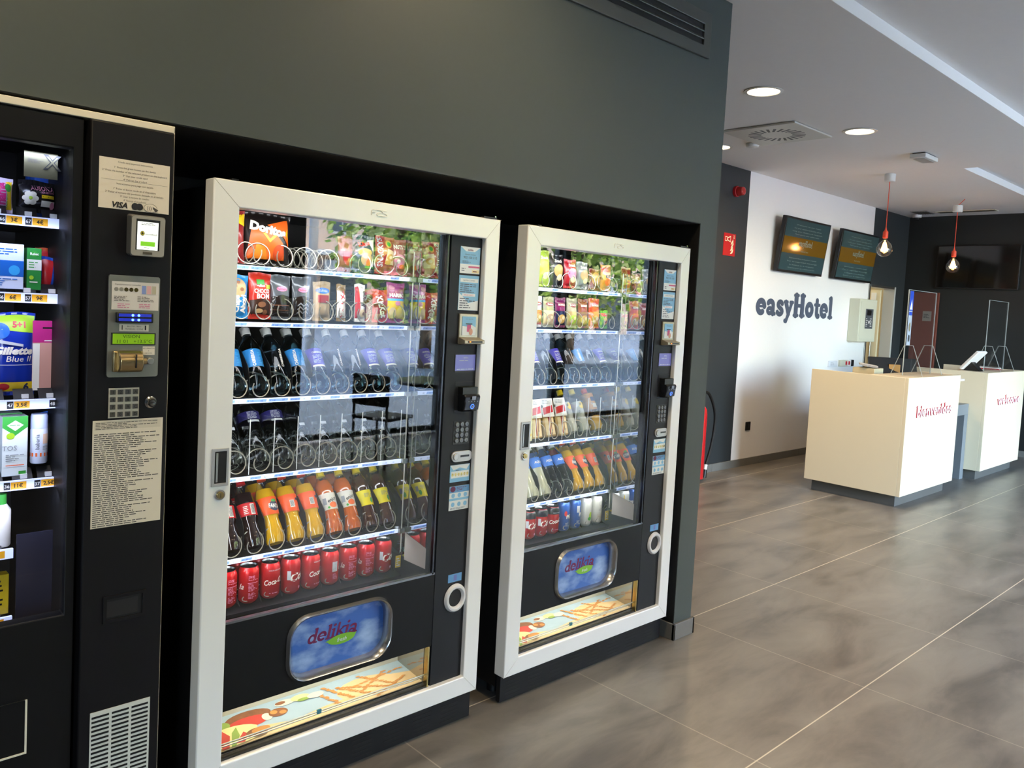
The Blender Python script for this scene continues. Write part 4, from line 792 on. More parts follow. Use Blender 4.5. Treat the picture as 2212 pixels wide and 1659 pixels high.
# ================================================================ PHARMACY MACHINE, cut by the left edge
t = thing('vending_machine', 'black pharmacy vending machine with white edge trim at far left', 'vending machine', (0, 0, 0)); VM3 = t
Y3 = -.045; XL, XR, Z3 = -1.02, -.124, 1.9332
ivory = mat('trim_ivory', 'd8cfba', .4); mp = plane_map((0, Y3, 0)); vb = mat('column_black', '0f0e11', .5, spec=.25, bump=.05, scale=150); vb2 = mat('door_black_left', '0c0c0d', .5, spec=.25)
b = MB(); b.box(XL, XL+.02, Y3+.03, .82, .05, 1.90, vb2); b.box(XR-.012, XR-.004, Y3+.03, .82, .05, 1.90, vb2); b.box(XL, XR-.004, .80, .82, .05, 1.90, vb2); b.box(XL, XR-.004, Y3+.03, .82, 1.89, 1.905, vb2); b.box(XL, XR-.004, Y3+.03, .82, .05, .1, vb2)
b.box(-.345, -.33, Y3+.03, .8, .1, 1.89, vb2); b.box(XL+.02, -.345, .55, .57, .1, 1.89, inm); b.build('cabinet', t)
for lx in (XL+.08, XR-.08):
    for ly in (.1, .74): bb = MB(); bb.cyl((lx, ly, 0), (lx, ly, .05), .025, black, 12); bb.build('foot', t)
b = MB(); b.box(XL, XR, Y3-.004, Y3+.10, 1.916, Z3, ivory); b.box(XR-.004, XR, Y3-.004, Y3+.10, .08, Z3-.001, ivory); b.build('edge_trim', t, bevel=.0015)
b = MB(); gx1, gz0, gz1 = -.354, .735, 1.842
b.ring([(XL+.004, .08), (-.333, .08), (-.333, 1.914), (XL+.004, 1.914)], [(XL+.06, gz0), (gx1, gz0), (gx1, gz1), (XL+.06, gz1)], Y3, Y3+.04, vb2); dl_ = b.build('display_door', t, bevel=.003)
b = MB(); b.ring([(-.70, .418), (-.429, .418), (-.429, .549), (-.70, .549)], [(-.70, .4225), (-.4335, .4225), (-.4335, .549), (-.70, .549)], Y3-.003, Y3, ivory); b.box(-.70, -.4335, Y3-.001, Y3, .4225, .549, vb2); b.build('collection_flap', dl_, bevel=.001)
b = MB(); b.box(XL+.06, gx1, Y3+.012, Y3+.016, gz0, gz1, glass('pharmacy_glass', (.98, .98, 1), .8)); b.build('glass', t, smooth=0)
b = MB(); b.box(-.323, XR-.005, Y3-.018, Y3+.04, .08, 1.914, vb); b.build('payment_column', t, bevel=.004); cc = t; Y4 = Y3-.018
def on(x): return x+.006*0
papr = mat('notice_paper', 'd6cbb8', .6); bki = mat('black_ink', '1c1c1e', .6); gi = mat('faint_ink', '46423f', .7)
def card(name, x0, x1, z0, z1, m, items, th=.0008, y=None):
    y = Y4 if y is None else y; b = MB(); b.box(x0, x1, y-th, y, z0, z1, m); dec(b, plane_map(((x0+x1)/2, y-th, (z0+z1)/2)), items, d0=.0002, dd=.0001); return b.build(name, cc, recalc=False, smooth=0)
L1 = ['Credit card payment instructions', '1º Press the green button on the device', '2º Press the number of the selected product on the keyboard', '3º Use your credit card', '4º Pick up the product']
L2 = ['Instrucciones para pago con tarjeta', '1º Pulsar el boton verde en el dispositivo', '2º Pulsar el numero del producto deseado en el teclado', '3º Usar la tarjeta de credito', '4º Recoja el producto']
it = [('txt', s, 0, .052-k*.009-(.004 if k else 0), .0042, gi, {}) for k, s in enumerate(L1)]+[('rect', -.077, .0085, .077, .009, gi)]+[('txt', s, 0, .001-k*.0085-(.004 if k else 0), .0042, gi, {}) for k, s in enumerate(L2)]
it += [('txt', 'VISA', -.034, -.049, .013, bki, {'shear': .25, 'bold': .035}), ('ell', .001, -.049, .0085, .0085, bki), ('ell', .011, -.049, .0085, .0085, bki), ('ell', .037, -.049, .016, .0105, gi), ('ell', .037, -.049, .0152, .0097, papr), ('txt', ')))', .034, -.049, .009, gi), ('poly', [(.042, -.045), (.056, -.052), (.05, -.058), (.043, -.05)], gi)]
card('card_notice', -.304, -.140, 1.712, 1.831, papr, it)
# card terminal
b = MB(); b.prism([(Y4, 1.606), (Y4-.030, 1.602), (Y4-.034, 1.700), (Y4, 1.704)], .080, mat('terminal_grey', '5a5955', .4), (-.239, 0, 0), 'x'); tm = b.build('card_terminal', cc, bevel=.004)
b = MB(); mq = plane_map((-.199, Y4-.0325, 1.652), (1, 0, 0), (0, -.004, .098)); tb = mat('terminal_bezel', '98948a', .4); dec(b, mq, [('poly', rrect(-.039, .039, -.048, .047, .008), tb), ('rect', -.029, -.034, .027, .04, black), ('rect', -.026, -.033, .023, .034, mat('terminal_screen', 'eef4ec', .3, emis=.85, ecol='f0f6ee')), ('ell', -.014, .006, .0052, .0058, bki), ('ell', -.014, .006, .0042, .0048, mat('logo_yellow', 'd8c840', .4)), ('txt', '+', -.014, .006, .008, bki, {'bold': .04}), ('txt', 'ServiRed', .006, .005, .0055, bki, {'shear': .2}), ('rect', -.018, -.024, .016, -.013, mat('green_button', '79c22b', .4, emis=.5, ecol='7cc82c')), ('lines', -.018, .032, .018, .026, 2, gi), ('lines', -.01, -.027, .012, -.030, 1, gi), ('rect', -.012, -.044, .010, -.038, mat('terminal_badge', '4b463a', .5))], d0=.0006, dd=.0002); b.build('terminal_face', tm, recalc=False)
# steel coin and note module
b = MB(); b.prism(rrect(-.278, -.158, 1.308, 1.555, .006), -.006, mat('module_steel', '86867f', .42, .7), (0, Y4, 0)); cm = b.build('coin_module', cc, bevel=.0015); Y5 = Y4-.006
def sub(name, mbx, **k): return mbx.build(name, cm, **k)
def sflat(name, x0, x1, z0, z1, m, items, th=.0008): b = MB(); b.box(x0, x1, Y5-th, Y5, z0, z1, m); dec(b, plane_map(((x0+x1)/2, Y5-th, (z0+z1)/2)), items, d0=.0002, dd=.0001); return b.build(name, cm, recalc=False, smooth=0)
silvc = mat('coin_silver', '9a948a', .4, .5)
sflat('change_label', -.271, -.161, 1.472, 1.540, mat('label_paper', 'cfc8c0', .6), [('txt', 'Funcionamiento monedas', -.018, .027, .004, gi)]+[('ell', -.045+.0115*k, .015, .005, .005, (silvc, silvc, gold, gold, gold)[k]) for k in range(5)]+[('rect', .014+.012*k, .006, .024+.012*k, .026, (mat('note_blue', '7f8fc0', .5), mat('note_red', 'd0a0a0', .5), mat('note_grey', 'b0a890', .5))[k]) for k in range(3)]+[('lines', -.05, .0, -.004, -.014, 4, gi), ('lines', .004, .0, .05, -.014, 4, gi), ('lines', -.042, -.018, -.012, -.03, 3, pinkink), ('lines', .008, -.018, .046, -.03, 3, pinkink)])
b = MB(); b.box(-.263, -.176, Y5-.014, Y5, 1.441, 1.466, black); ba = b.build('note_acceptor', cm, bevel=.003)
b = MB()
for z in (1.4485, 1.4595): b.box(-.258, -.182, Y5-.0148, Y5-.014, z-.0035, z+.0035, mat('acceptor_blue', '1a2a9a', .4, emis=.5, ecol='2434c0'))
for z in (1.4485, 1.4595):
    for x in (-.226, -.212): b.cyl((x, Y5-.0149, z), (x, Y5-.0157, z), .0032, mat('blue_led', '8fb0ff', .4, emis=5, ecol='3f64ff'), 12)
b.box(-.256, -.184, Y5-.0155, Y5-.0145, 1.4532, 1.4548, black); b.build('note_acceptor_light', cm)
sflat('notes_label', -.252, -.183, 1.420, 1.437, papr, [('txt', 'BILLETES / BILLS', 0, .0035, .0034, bki), ('txt', 'MONEDAS / COINS', 0, -.003, .0034, bki), ('rect', -.029, -.005, -.027, .006, bki), ('rect', .025, -.005, .028, .006, bki)])
sflat('text_display', -.270, -.166, 1.387, 1.416, bki, [('rect', -.049, -.0125, .049, .0125, mat('lcd_green', '6f9a10', .4, emis=.30, ecol='86c010')), ('txt', 'VISION', -.006, .006, .0078, mat('lcd_ink', '2c3c08', .5), {'sx': 1.15}), ('txt', '11 01   +13.5°C', .002, -.006, .0078, MC['lcd_ink'], {'w': .082})], th=.002)
sflat('recover_label', -.196, -.167, 1.362, 1.383, papr, [('txt', 'RECUPERACION', 0, .006, .0026, bki), ('txt', 'b', 0, 0, .003, bki), ('txt', 'RECOVER', 0, -.006, .0026, bki)])
b = MB(); brz = mat('bronze_metal', 'b09c74', .3, 1.); b.cyl((-.258, Y5-.006, 1.347), (-.202, Y5-.006, 1.347), .0265, brz, 28); b.box(-.268, -.198, Y5-.012, Y5, 1.322, 1.372, brz); b.cyl((-.202, Y5-.008, 1.347), (-.188, Y5-.008, 1.347), .008, brz, 16); kn = b.build('coin_entry', cm, bevel=.003)
b = MB(); b.box(-.2225, -.2195, Y5-.034, Y5-.028, 1.333, 1.366, black); b.build('coin_slot', cm); b = MB(); b.cyl((-.179, Y5, 1.347), (-.179, Y5-.010, 1.347), .0085, steel, 20); b.build('return_knob', cm, bevel=.0015)
b = MB(); b.box(-.271, -.200, Y4-.002, Y4, 1.208, 1.281, mat('keypad_plate', 'b9b19f', .4)); kp = b.build('keypad', cc)
for r in range(4):
    for c in range(4):
        kx = -.262+c*.0176; kz = 1.2715-r*.0182; b = MB(); b.box(kx-.0058, kx+.0058, Y4-.0055, Y4-.002, kz-.0058, kz+.0058, mat('key_steel', '5d5c58', .35, .6)); dec(b, plane_map((kx, Y4-.0055, kz)), [('txt', '123A456B789C*0#D'[r*4+c], 0, 0, .007, bki, {'bold': .02})], d0=.0002); b.build('key', kp, recalc=False, bevel=0)
b = MB(); b.lathe([(.0145, 0), (.0145, .003), (.011, .006), (.0075, .012), (.0075, .016), (.0001, .0165)], chrome, n=24, cap=False); b.box(-.006, .006, -.0008, .0008, .0165, .017, black); b.build('lock', cc, loc=(-.172, Y4, 1.243), rot=(R(90), 0, 0))
card('product_list_notice', -.305, -.140, .940, 1.203, papr, [('rect', -.079, .108, .077, .129, mat('paper_box', 'cabfac', .6)), ('lines', -.076, .127, .074, .109, 5, gi), ('lines', -.079, .100, .076, -.130, 46, gi)])
b = MB(); b.ring([(-.272, .698), (-.171, .698), (-.171, .766), (-.272, .766)], [(-.264, .707), (-.179, .707), (-.179, .758), (-.264, .758)], Y4-.004, Y4, vb); b.box(-.264, -.179, Y4-.0006, Y4, .707, .758, mat('recess_black')); b.box(-.264, -.190, Y4-.0012, Y4-.0006, .712, .752, mat('pull_dark', '1d1c1d', .4)); b.build('pull_recess', cc, bevel=.0015)
b = MB(); b.box(-.296, -.153, Y4-.002, Y4, .20, .479, mat('grille_ivory', 'c9c9c0', .45))
for c in range(3):
    for k in range(24):
        z = .468-k*.0112; x0 = -.2925+c*.047; b.box(x0, x0+.0405, Y4-.0026, Y4-.002, z-.0052, z, mat('recess_black'))
b.build('vent_grille', cc, recalc=False, smooth=0)
# shelves inside: white rails with black numbers and yellow prices
railw = mat('pharmacy_rail', 'c9d4ff', .4, emis=.75, ecol='c6d4ff'); pyel = mat('price_yellow', 'e0a018', .5, emis=.25, ecol='e8a820')
PR = [(1.673, [('3€', -.455, '66'), ('4€', -.400, '67')]), (1.488, [('6€', -.455, '56'), ('9€', -.398, '57')]), (1.227, [('3,5€', -.432, '47'), ('2', -.340, '48')]), (1.028, [('11€', -.436, '36'), ('2,5€', -.370, '37')]), (.860, []), (.690, [])]
for z, pr in PR:
    xe = -.334 if z > 1 else -.432
    b = MB(); b.box(XL+.06, xe, .108, .50, z-.010, z-.006, trayb); sh = b.build('shelf', t)
    b = MB(); b.box(XL+.06, xe, .100, .108, z-.012, z+.012, railw); m = plane_map((0, .100, z)); its = []
    for s, x, nmb in pr:
        its += [('rect', x-.004, -.009, x+.030, .009, pyel), ('txt', s, x+.013, 0, .009, bki, {'bold': .03}), ('rect', x-.019, -.009, x-.005, .009, bki), ('txt', nmb, x-.012, 0, .008, whitep, {'bold': .02})]
    its += [('rect', -.47, -.009, -.45, .009, pyel)] if not pr else []
    dec(b, m, its, d0=.0003, dd=.0001); b.build('price_rail', sh, recalc=False, smooth=0)
    for x in ([-.475, -.41, -.355] if z > 1 else [-.475]):
        b = MB(); b.add([(x-.025, .108, z+.010), (x+.02, .108, z+.010), (x+.022, .14, z+.035), (x-.022, .14, z+.035)], [(0, 1, 2, 3)], trayb); b.box(x-.007, x+.008, .112, .118, z+.012, z+.024, whitep); b.build('pusher', sh, recalc=False)
b = MB(); b.box(-.425, -.34, .10, .104, .62, .905, mat('inner_flap_glass', '2b2c3c', .15)); b.build('inner_flap', t)
b = MB(); b.box(-.43, -.358, .07, .0706, 1.776, 1.838, mat('old_label', '545038', .6)); dec(b, plane_map((-.392, .07, 1.81)), [('lines', -.03, .01, .01, -.0, 4, gi), ('txt', 'X', .022, .006, .034, bki, {'bold': .03}), ('txt', 'X', .022, .006, .028, MC['old_label'], {}), ]); b.build('inner_label', t, recalc=False)
for z in (1.83, 1.655, 1.47, 1.21, 1.01): light('pharmacy_led', 'AREA', (-.65, .06, z), (R(35), 0, 0), 1.0, (.62, .72, 1), size=.6, sy=.015)
# ================================================================ GOODS ON SALE
MN = {1: 'nearer white-framed machine', 2: 'farther white-framed machine', 3: 'left pharmacy machine'}
RN = ['top shelf', 'second shelf', 'third shelf', 'fourth shelf', 'fifth shelf', 'bottom shelf']
ORD = ['', 'first', 'second', 'third', 'fourth', 'fifth', 'sixth', 'seventh', 'eighth', 'ninth', 'tenth']
MX = {1: 0, 2: 1.1844, 3: 0}
def foil(k, c, rough=.28): return mat('foil_'+k, c, rough, coat=.3, bump=.35, scale=45)
P = {n: mat('print_'+n, c, .35) for n, c in dict(white='efeeea', black='131214', red='c4161c', deepred='8a1020', yellow='f0c820', orange='e8641c', blue='1d62b8', navy='1c2448', sky='3aa0dc', purple='4a3aa0', magenta='c42a78', green='3d9a3a', lime='a8cc30', cream='ead9a8', gold='c89a4a', brown='5a3018', choc='3a2014', tan='b89468', grey='8b8d90', silver='b9bbbe', pink='e08aa8').items()}
capw = mat('cap_white', 'e6e6e2', .35); capy = mat('cap_yellow', 'f2d22a', .35); capo = mat('cap_orange', 'e8481c', .35); capr = mat('cap_red', 'c8202a', .35)
pet = mat('clear_bottle', 'eef7fa', .03, trans=1, ior=1.33); petb = mat('blue_tinted_bottle', 'a8d4ea', .03, trans=1, ior=1.33)
clr = glass('clear_plastic', (.93, .96, .97), 1.4, .04, .02); can_al = mat('can_lid_aluminium', '9a9b9d', .25, 1.)
def aug(m, amt):
    return m
liq = {'orange': mat('orange_drink', 'c8980e', .12, coat=.6, spec=.5), 'peach': mat('peach_drink', 'bc5a10', .12, coat=.6), 'cola': mat('cola_drink', '1a0a08', .06, coat=.8), 'tea': mat('tea_drink', '3e1a08', .06, coat=.8), 'grey': mat('cloudy_drink', 'a5a58a', .15, coat=.5), 'milk': mat('milky_drink', 'c2c0b2', .15, coat=.5), 'clear': pet}
def finish(t, lab, cat, grp, loc, rot=(0, 0, 0)):
    tag(t, lab, cat, grp); t.location = loc; t.rotation_euler = rot
# ---- bottles: origin at the foot, front towards -y
def prof_bottle(h, r, kind):
    if kind == 'water': return [(.001, .004), (r*.55, .0), (r*.8, .002), (r*.97, .012), (r, .03), (r, h*.30), (r*.96, h*.34), (r*.96, h*.60), (r, h*.64), (r*.93, h*.72), (r*.66, h*.80), (r*.42, h*.86), (r*.38, h*.9), (r*.38, h*.955)]
    if kind == 'waist': return [(.001, .008), (r*.5, .003), (r*.82, .0), (r*1.0, .02), (r*1.02, h*.16), (r*.96, h*.25), (r*.86, h*.33), (r*.93, h*.38), (r*.97, h*.42), (r*.97, h*.62), (r*.93, h*.68), (r*.78, h*.76), (r*.5, h*.86), (r*.4, h*.90), (r*.38, h*.955)]
    return [(.001, .006), (r*.6, .002), (r*.88, .0), (r, .014), (r, h*.28), (r*.97, h*.31), (r*.97, h*.62), (r, h*.66), (r*.92, h*.74), (r*.66, h*.82), (r*.42, h*.89), (r*.38, h*.955)]
def bottle(kind, h=.226, r=.0325, body=None, fill=None, fillto=.8, label=None, lz=(.38, .62), cap=None, art=(), rot=0., petal=True):
    t = empty('drink_bottle' if fill is not None else 'water_bottle'); pr = prof_bottle(h, r, kind)
    lob = (lambda j, a, rr, z: rr*(1-.07*(.5+.5*math.cos(5*a))*(1 if z < h*.10 else 0))) if petal else None
    if kind == 'waist': lob = lambda j, a, rr, z: rr*(1-.13*(.5+.5*math.cos(5*a))*max(0, 1-z/(h*.12)))
    b = MB()
    if fill is not None and fill is not pet:
        b.lathe([(q*.985, z) for q, z in pr if z <= h*fillto], fill, n=30, lobes=lob, cap=False); b.build('contents', t, smooth=50)
        b = MB(); b.lathe([(q, z) for q, z in pr if z >= h*(fillto-.08)], clr, n=24, cap=False); b.build('neck', t, smooth=50)
    else: b.lathe(pr, body or pet, n=26, lobes=lob, cap=True); b.build('body', t, smooth=50)
    z1 = h*.955; b = MB(); b.lathe([(.0001, h), (.0125, h), (.0138, h-.002), (.0140, z1-.010), (.0001, z1-.010)], cap or capw, n=22, cap=False); b.lathe([(.0148, z1-.011), (.0148, z1-.014), (.0001, z1-.014)], cap or capw, n=22, cap=False); b.build('cap', t, rot=(0, 0, 0))
    if label is not None:
        lr = r*(.975 if kind != 'water' else .965)+.0006; b = MB()
        if label: b.lathe([(lr, h*lz[0]), (lr+.0003, h*lz[0]+.001), (lr+.0003, h*lz[1]-.001), (lr, h*lz[1])], label, n=30, cap=False)
        dec(b, cyl_map(lr+.0003, rot=rot), [tuple(x) for x in art]); b.build('label', t, recalc=False)
    return t
def place(t, mch, row, x, lab, cat, grp, tilt=0., dy=0., y=.235, z=None, rz=0., ord_=None):
    zz = {0: 1.615, 1: 1.446, 2: 1.206, 3: .966, 4: .710, 5: .548}[row] if z is None else z
    o = ord_; full = '%s, %s, %s' % (lab, RN[row], MN[mch]) if not o else '%s, %s on %s, %s' % (lab, o, RN[row], MN[mch])
    x += (.028, .026, .024, .016, .024, .009)[row]
    t.location = (MX[mch]+x, y+dy, zz); t.rotation_euler = (-tilt, 0, rz)
    tag(t, full, cat, '%s, %s, %s' % (grp, RN[row], MN[mch]))
    return t
T31 = R(31)
def H_(h): return h*.49
white_v = lambda s: [('txt', s, 0, H_(.226), .0085, P['white'], {'rot': 90, 'bold': .03, 'w': .075})]
def water(v):
    h = .226; z = h*.48
    if v == 'blue': return bottle('water', body=petb, label=mat('label_blue', '2a7fc0', .4), lz=(.35, .62), rot=R(20), art=[('txt', 'CABREIROA', -.022, z, .0095, P['white'], {'rot': 90, 'bold': .03, 'w': .056}), ('lines', -.006, z+.02, .02, z-.02, 7, MC['print_sky'])])
    if v == 'purple': return bottle('water', body=petb, label=mat('label_violet', '4438a8', .4), lz=(.33, .63), rot=0, art=[('txt', 'CABREIROA', 0, z+.018, .006, P['white'], {'bold': .02, 'w': .036}), ('lines', -.018, z+.010, .018, z-.022, 7, MC['print_silver']), ('rect', -.024, z-.034, .024, z-.028, P['white'])])
    return bottle('water', body=petb, label=0, rot=R(15), art=[('txt', 'CABREIROA', .004, z, .0095, P['white'], {'rot': 90, 'bold': .03, 'w': .066})])
def soft(v, face=0):
    if v == 'cola': return bottle('waist', .232, .033, fill=liq['cola'], fillto=.82, label=mat('label_cola_red', 'c0161c', .4), lz=(.42, .60), cap=capr, rot=0, art=[('rect', -.0, .100, .016, .135, P['white'])]+[('rect', .002+.0022*k, .103, .0031+.0022*k, .132, P['black']) for k in range(6)]+[('lines', -.022, .13, -.006, .102, 5, P['white'])])
    if v == 'orange':
        a = [('ell', .004, .118, .019, .017, P['navy']), ('txt', 'FANTA', .004, .118, .013, P['white'], {'bold': .04, 'w': .040, 'rot': -6}), ('ell', .004, .136, .010, .005, P['green'])] if face == 0 else [('rect', -.014, .104, .002, .128, P['white'])]+[('rect', -.012+.002*k, .106, -.011+.002*k, .126, P['black']) for k in range(6)]+[('ell', .012, .130, .005, .005, P['navy'])]
        return bottle('waist', .238, .0335, fill=liq['orange'], fillto=.80, label=mat('label_orange', 'ee5a1e', .4), lz=(.38, .63), cap=capo, rot=R(10), art=a)
    if v == 'peach': return bottle('plain', .226, .033, fill=liq['peach'], fillto=.84, label=mat('label_cream', 'ded6c6', .4), lz=(.34, .60), cap=capy, rot=0, art=[('txt', 'enjoy', .004, .112, .012, P['black'], {'bold': .02, 'shear': .2, 'rot': 18}), ('ell', .004, .092, .014, .010, P['orange']), ('ell', -.014, .084, .004, .004, P['green']), ('rect', -.03, .095, -.018, .118, P['grey'])])
    if v == 'tea': return bottle('plain', .224, .0325, fill=liq['tea'], fillto=.86, label=mat('label_yellow', 'f0dc1e', .4), lz=(.32, .57), cap=capy, rot=0, art=[('lines', -.012, .116, .018, .100, 4, P['grey']), ('ell', .012, .088, .006, .010, P['green']), ('rect', .016, .094, .026, .114, P['grey'])])
    if v == 'isotonic': return bottle('plain', .23, .0335, fill=liq['grey'], fillto=.70, label=mat('label_sea_blue', '2d6fc4', .4), lz=(.52, .72), cap=capw, rot=0, art=[('txt', 'AQUA', 0, .143, .010, P['white'], {'bold': .03, 'shear': .2})])
    if v == 'clearblue': return bottle('plain', .23, .0335, body=pet, label=MC.get('label_sea_blue') or mat('label_sea_blue', '2d6fc4', .4), lz=(.52, .72), rot=0, art=[('txt', 'AQUA', 0, .143, .010, P['white'], {'bold': .03, 'shear': .2})])
    if v == 'milky': return bottle('waist', .20, .031, fill=liq['milk'], fillto=.72, label=0, cap=capy, art=[('ell', 0, .115, .012, .016, P['yellow'])])
    if v == 'bigclear': return bottle('plain', .235, .0375, body=pet, label=0, rot=0, cap=mat('clear_cap', 'b8c4c8', .2, trans=.5), art=[('rect', -.008, .11, .012, .12, P['silver'])])
    if v == 'big': return bottle('plain', .235, .0375, body=pet, label=mat('label_dark_violet', '2c2866', .4), lz=(.62, .74), rot=0, art=[('rect', -.02, .135, .02, .142, P['silver']), ('lines', -.018, .172, .018, .146, 6, P['silver'])])
# ---- cans
def can(v, face=0):
    t = empty('drink_can'); slim = v != 'cola'; r = .0325 if not slim else .029; h = .116 if not slim else .128
    if v == 'zero': r, h = .0325, .118
    base, top = {'cola': (mat('can_red', 'ae1216', .26, .3, coat=.3), None), 'zero': (mat('can_red', 'ae1216', .26, .3, coat=.3), mat('can_black', '1a1718', .28, .4)), 'blue': (mat('can_blue', '1b4f9c', .28, .3, coat=.3), None), 'white': (mat('can_white', 'd6d4c8', .3, .2, coat=.3), None)}[v]
    pr = [(r*.70, .0), (r*.80, .002), (r*.97, .010), (r, .014), (r, h-.016), (r*.95, h-.008), (r*.84, h-.002), (r*.83, h)]
    b = MB(); b.lathe(pr, base, n=32, cap=False); b.add([(r*.7*math.cos(2*PI*i/16), r*.7*math.sin(2*PI*i/16), .001) for i in range(16)], [tuple(range(16))], can_al)
    if top: b.lathe([(r+.0003, h-.030), (r+.0003, h-.0155), (r*.952, h-.0075), (r*.842, h-.0015)], top, n=32, cap=False)
    b.build('body', t, smooth=50)
    b = MB(); b.lathe([(r*.83, h), (r*.845, h+.0018), (r*.80, h+.0018), (r*.76, h-.0035), (.0001, h-.0030)], can_al, n=28, cap=False); ld = b.build('lid', t)
    b = MB(); b.prism(ng(14, .0085, (0, -.006), .011), .0012, can_al, (0, 0, h-.0028), 'z'); b.box(-.0015, .0015, -.003, .003, h-.0016, h-.001, black); b.build('pull_tab', ld)
    if v in ('cola', 'zero'):
        if face == 0: art = [('txt', 'Coca-Cola', .004, .060, .017, P['white'], {'shear': .35, 'bold': .02, 'w': .082, 'rot': 8}), ('txt', 'SABOR ORIGINAL', 0, .095, .004, P['silver']), ('lines', -.02, .024, .02, .018, 1, P['pink'])]
        elif face == 1: art = [('rect', -.010, .048, .010, .082, P['silver']), ('lines', -.008, .078, .008, .052, 7, P['grey']), ('txt', 'Coca', .050, .058, .02, P['white'], {'shear': .3}), ('lines', -.008, .042, .012, .022, 5, P['pink'])]
        elif face == 2: art = [('lines', -.014, .092, .018, .076, 4, P['pink']), ('rect', -.016, .068, .018, .0695, P['pink']), ('lines', -.014, .066, .018, .042, 6, P['pink']), ('lines', -.014, .038, .018, .018, 5, P['pink']), ('txt', 'la', -.036, .058, .018, P['white'], {'shear': .3})]
        else: art = [('txt', 'Coca', .014, .062, .026, P['white'], {'shear': .35, 'bold': .03, 'rot': 8}), ('ell', .010, .022, .004, .005, P['pink']), ('rect', -.034, .05, -.022, .08, P['silver'])]
    elif v == 'blue': art = [('txt', 'PEPSI', .016, .066, .016, P['white'], {'bold': .04}), ('ell', -.012, .080, .007, .012, P['red']), ('lines', -.012, .04, .014, .022, 4, P['silver'])] if face == 0 else [('rect', -.013, .075, .004, .105, P['silver']), ('txt', 'PEPSI', .024, .066, .016, P['white'], {'bold': .04}), ('lines', -.012, .04, .014, .022, 4, P['silver'])]
    else: art = [('ell', 0, .095, .009, .010, P['grey']), ('ell', 0, .095, .008, .009, MC['can_white']), ('lines', -.010, .074, .012, .062, 3, P['grey']), ('lines', -.014, .05, .016, .026, 5, P['tan'])] if face == 0 else [('ell', .008, .05, .012, .016, P['lime']), ('rect', .018, .055, .022, .11, P['yellow']), ('ell', 0, .036, .010, .008, P['green'])]
    b = MB(); dec(b, cyl_map(r, rot=0), art, d0=.0004, dd=.0001); b.build('print', t, recalc=False)
    return t
# ---- pillow bags: front face bulges towards -y
def bag(w, h, d, m, art=(), top=None, seed=1, side=None, name='snack_bag', crimp=.012):
    t = empty(name); rnd = random.Random(seed); ph = rnd.random()*9
    def S(u, v, sgn=-1, off=0.):
        q = max(-1, min(1, 2*u/w)); s = max(0, min(1, v/h)); cr = crimp/h
        e = min(1, max(0, (s-cr)/(.22)), max(0, (1-cr-s)/(.24))) if 0 else math.sin(PI*max(0, min(1, (s-cr)/(1-2*cr))))**.45
        bl = (1-abs(q)**3.0)*e
        wr = .0011*noise.noise(Vector((u*38+ph, v*30, seed)))*e*8*.35+.0009*math.sin(u*260+ph)*(1-e)
        nar = 1-.05*e*0
        return Vector((u*nar*(1-.06*e*(abs(q)**4)), sgn*(d/2*bl+off)-(wr if sgn < 0 else -wr), v+.002*math.sin(q*3+ph)*(s > .9)))
    b = MB(); nx, nz = 16, 22
    for sgn in (-1, 1):
        vs = [S(-w/2+w*i/nx, h*j/nz, sgn) for j in range(nz+1) for i in range(nx+1)]
        f = [(j*(nx+1)+i, j*(nx+1)+i+1, (j+1)*(nx+1)+i+1, (j+1)*(nx+1)+i) for j in range(nz) for i in range(nx)]
        b.add(vs, [x if sgn < 0 else x[::-1] for x in f], m if sgn < 0 else (side or m))
    b.build('wrapper', t, smooth=60, recalc=False)
    if art: b = MB(); dec(b, lambda u, v, o: S(u, v, -1, o+.0008), art, d0=.0004, dd=.0003); b.build('print', t, recalc=False)
    return t
def box_pack(w, h, d, m, art=(), name='carton', top=None):
    t = empty(name); b = MB(); b.box(-w/2, w/2, -d/2, d/2, 0, h, m); b.build('carton_body', t, bevel=.001)
    if art: b = MB(); dec(b, plane_map((0, -d/2, 0)), art, d0=.0003); b.build('print', t, recalc=False)
    return t
# ================= nearer machine
# bottom shelf: nine red cans, with a second rank behind
faces = [2, 2, 0, 3, 0, 1, 2, 2, 3]; rots = [.2, 0, .12, .25, .55, .1, 0, -.1, .12]; proto = {}
def get(fn, key):
    if key not in proto: proto[key] = fn(*key[1:]); return proto[key]
    return copy_tree(proto[key])
FD = {0: 'with white script name in front', 1: 'showing its silver barcode panel', 2: 'showing its small print side', 3: 'with large white script turned right'}
for k in range(9):
    o = get(can, ('can', 'cola', faces[k])); place(o, 1, 5, SLOT[k], 'red cola can '+FD[faces[k]].split(' in ')[0], 'can', 'red cola cans', 0, rz=rots[k], ord_=ORD[k+1])
    o.rotation_euler = (0, 0, rots[k])
    o = get(can, ('can', 'cola', 2)); o.location = (SLOT[k]+.009, .235+.0765, .548); o.rotation_euler = (0, 0, .3); tag(o, 'red cola can right behind the %s front can, bottom shelf, %s' % (ORD[k+1], MN[1]), 'can', 'red cola cans in the second rank')
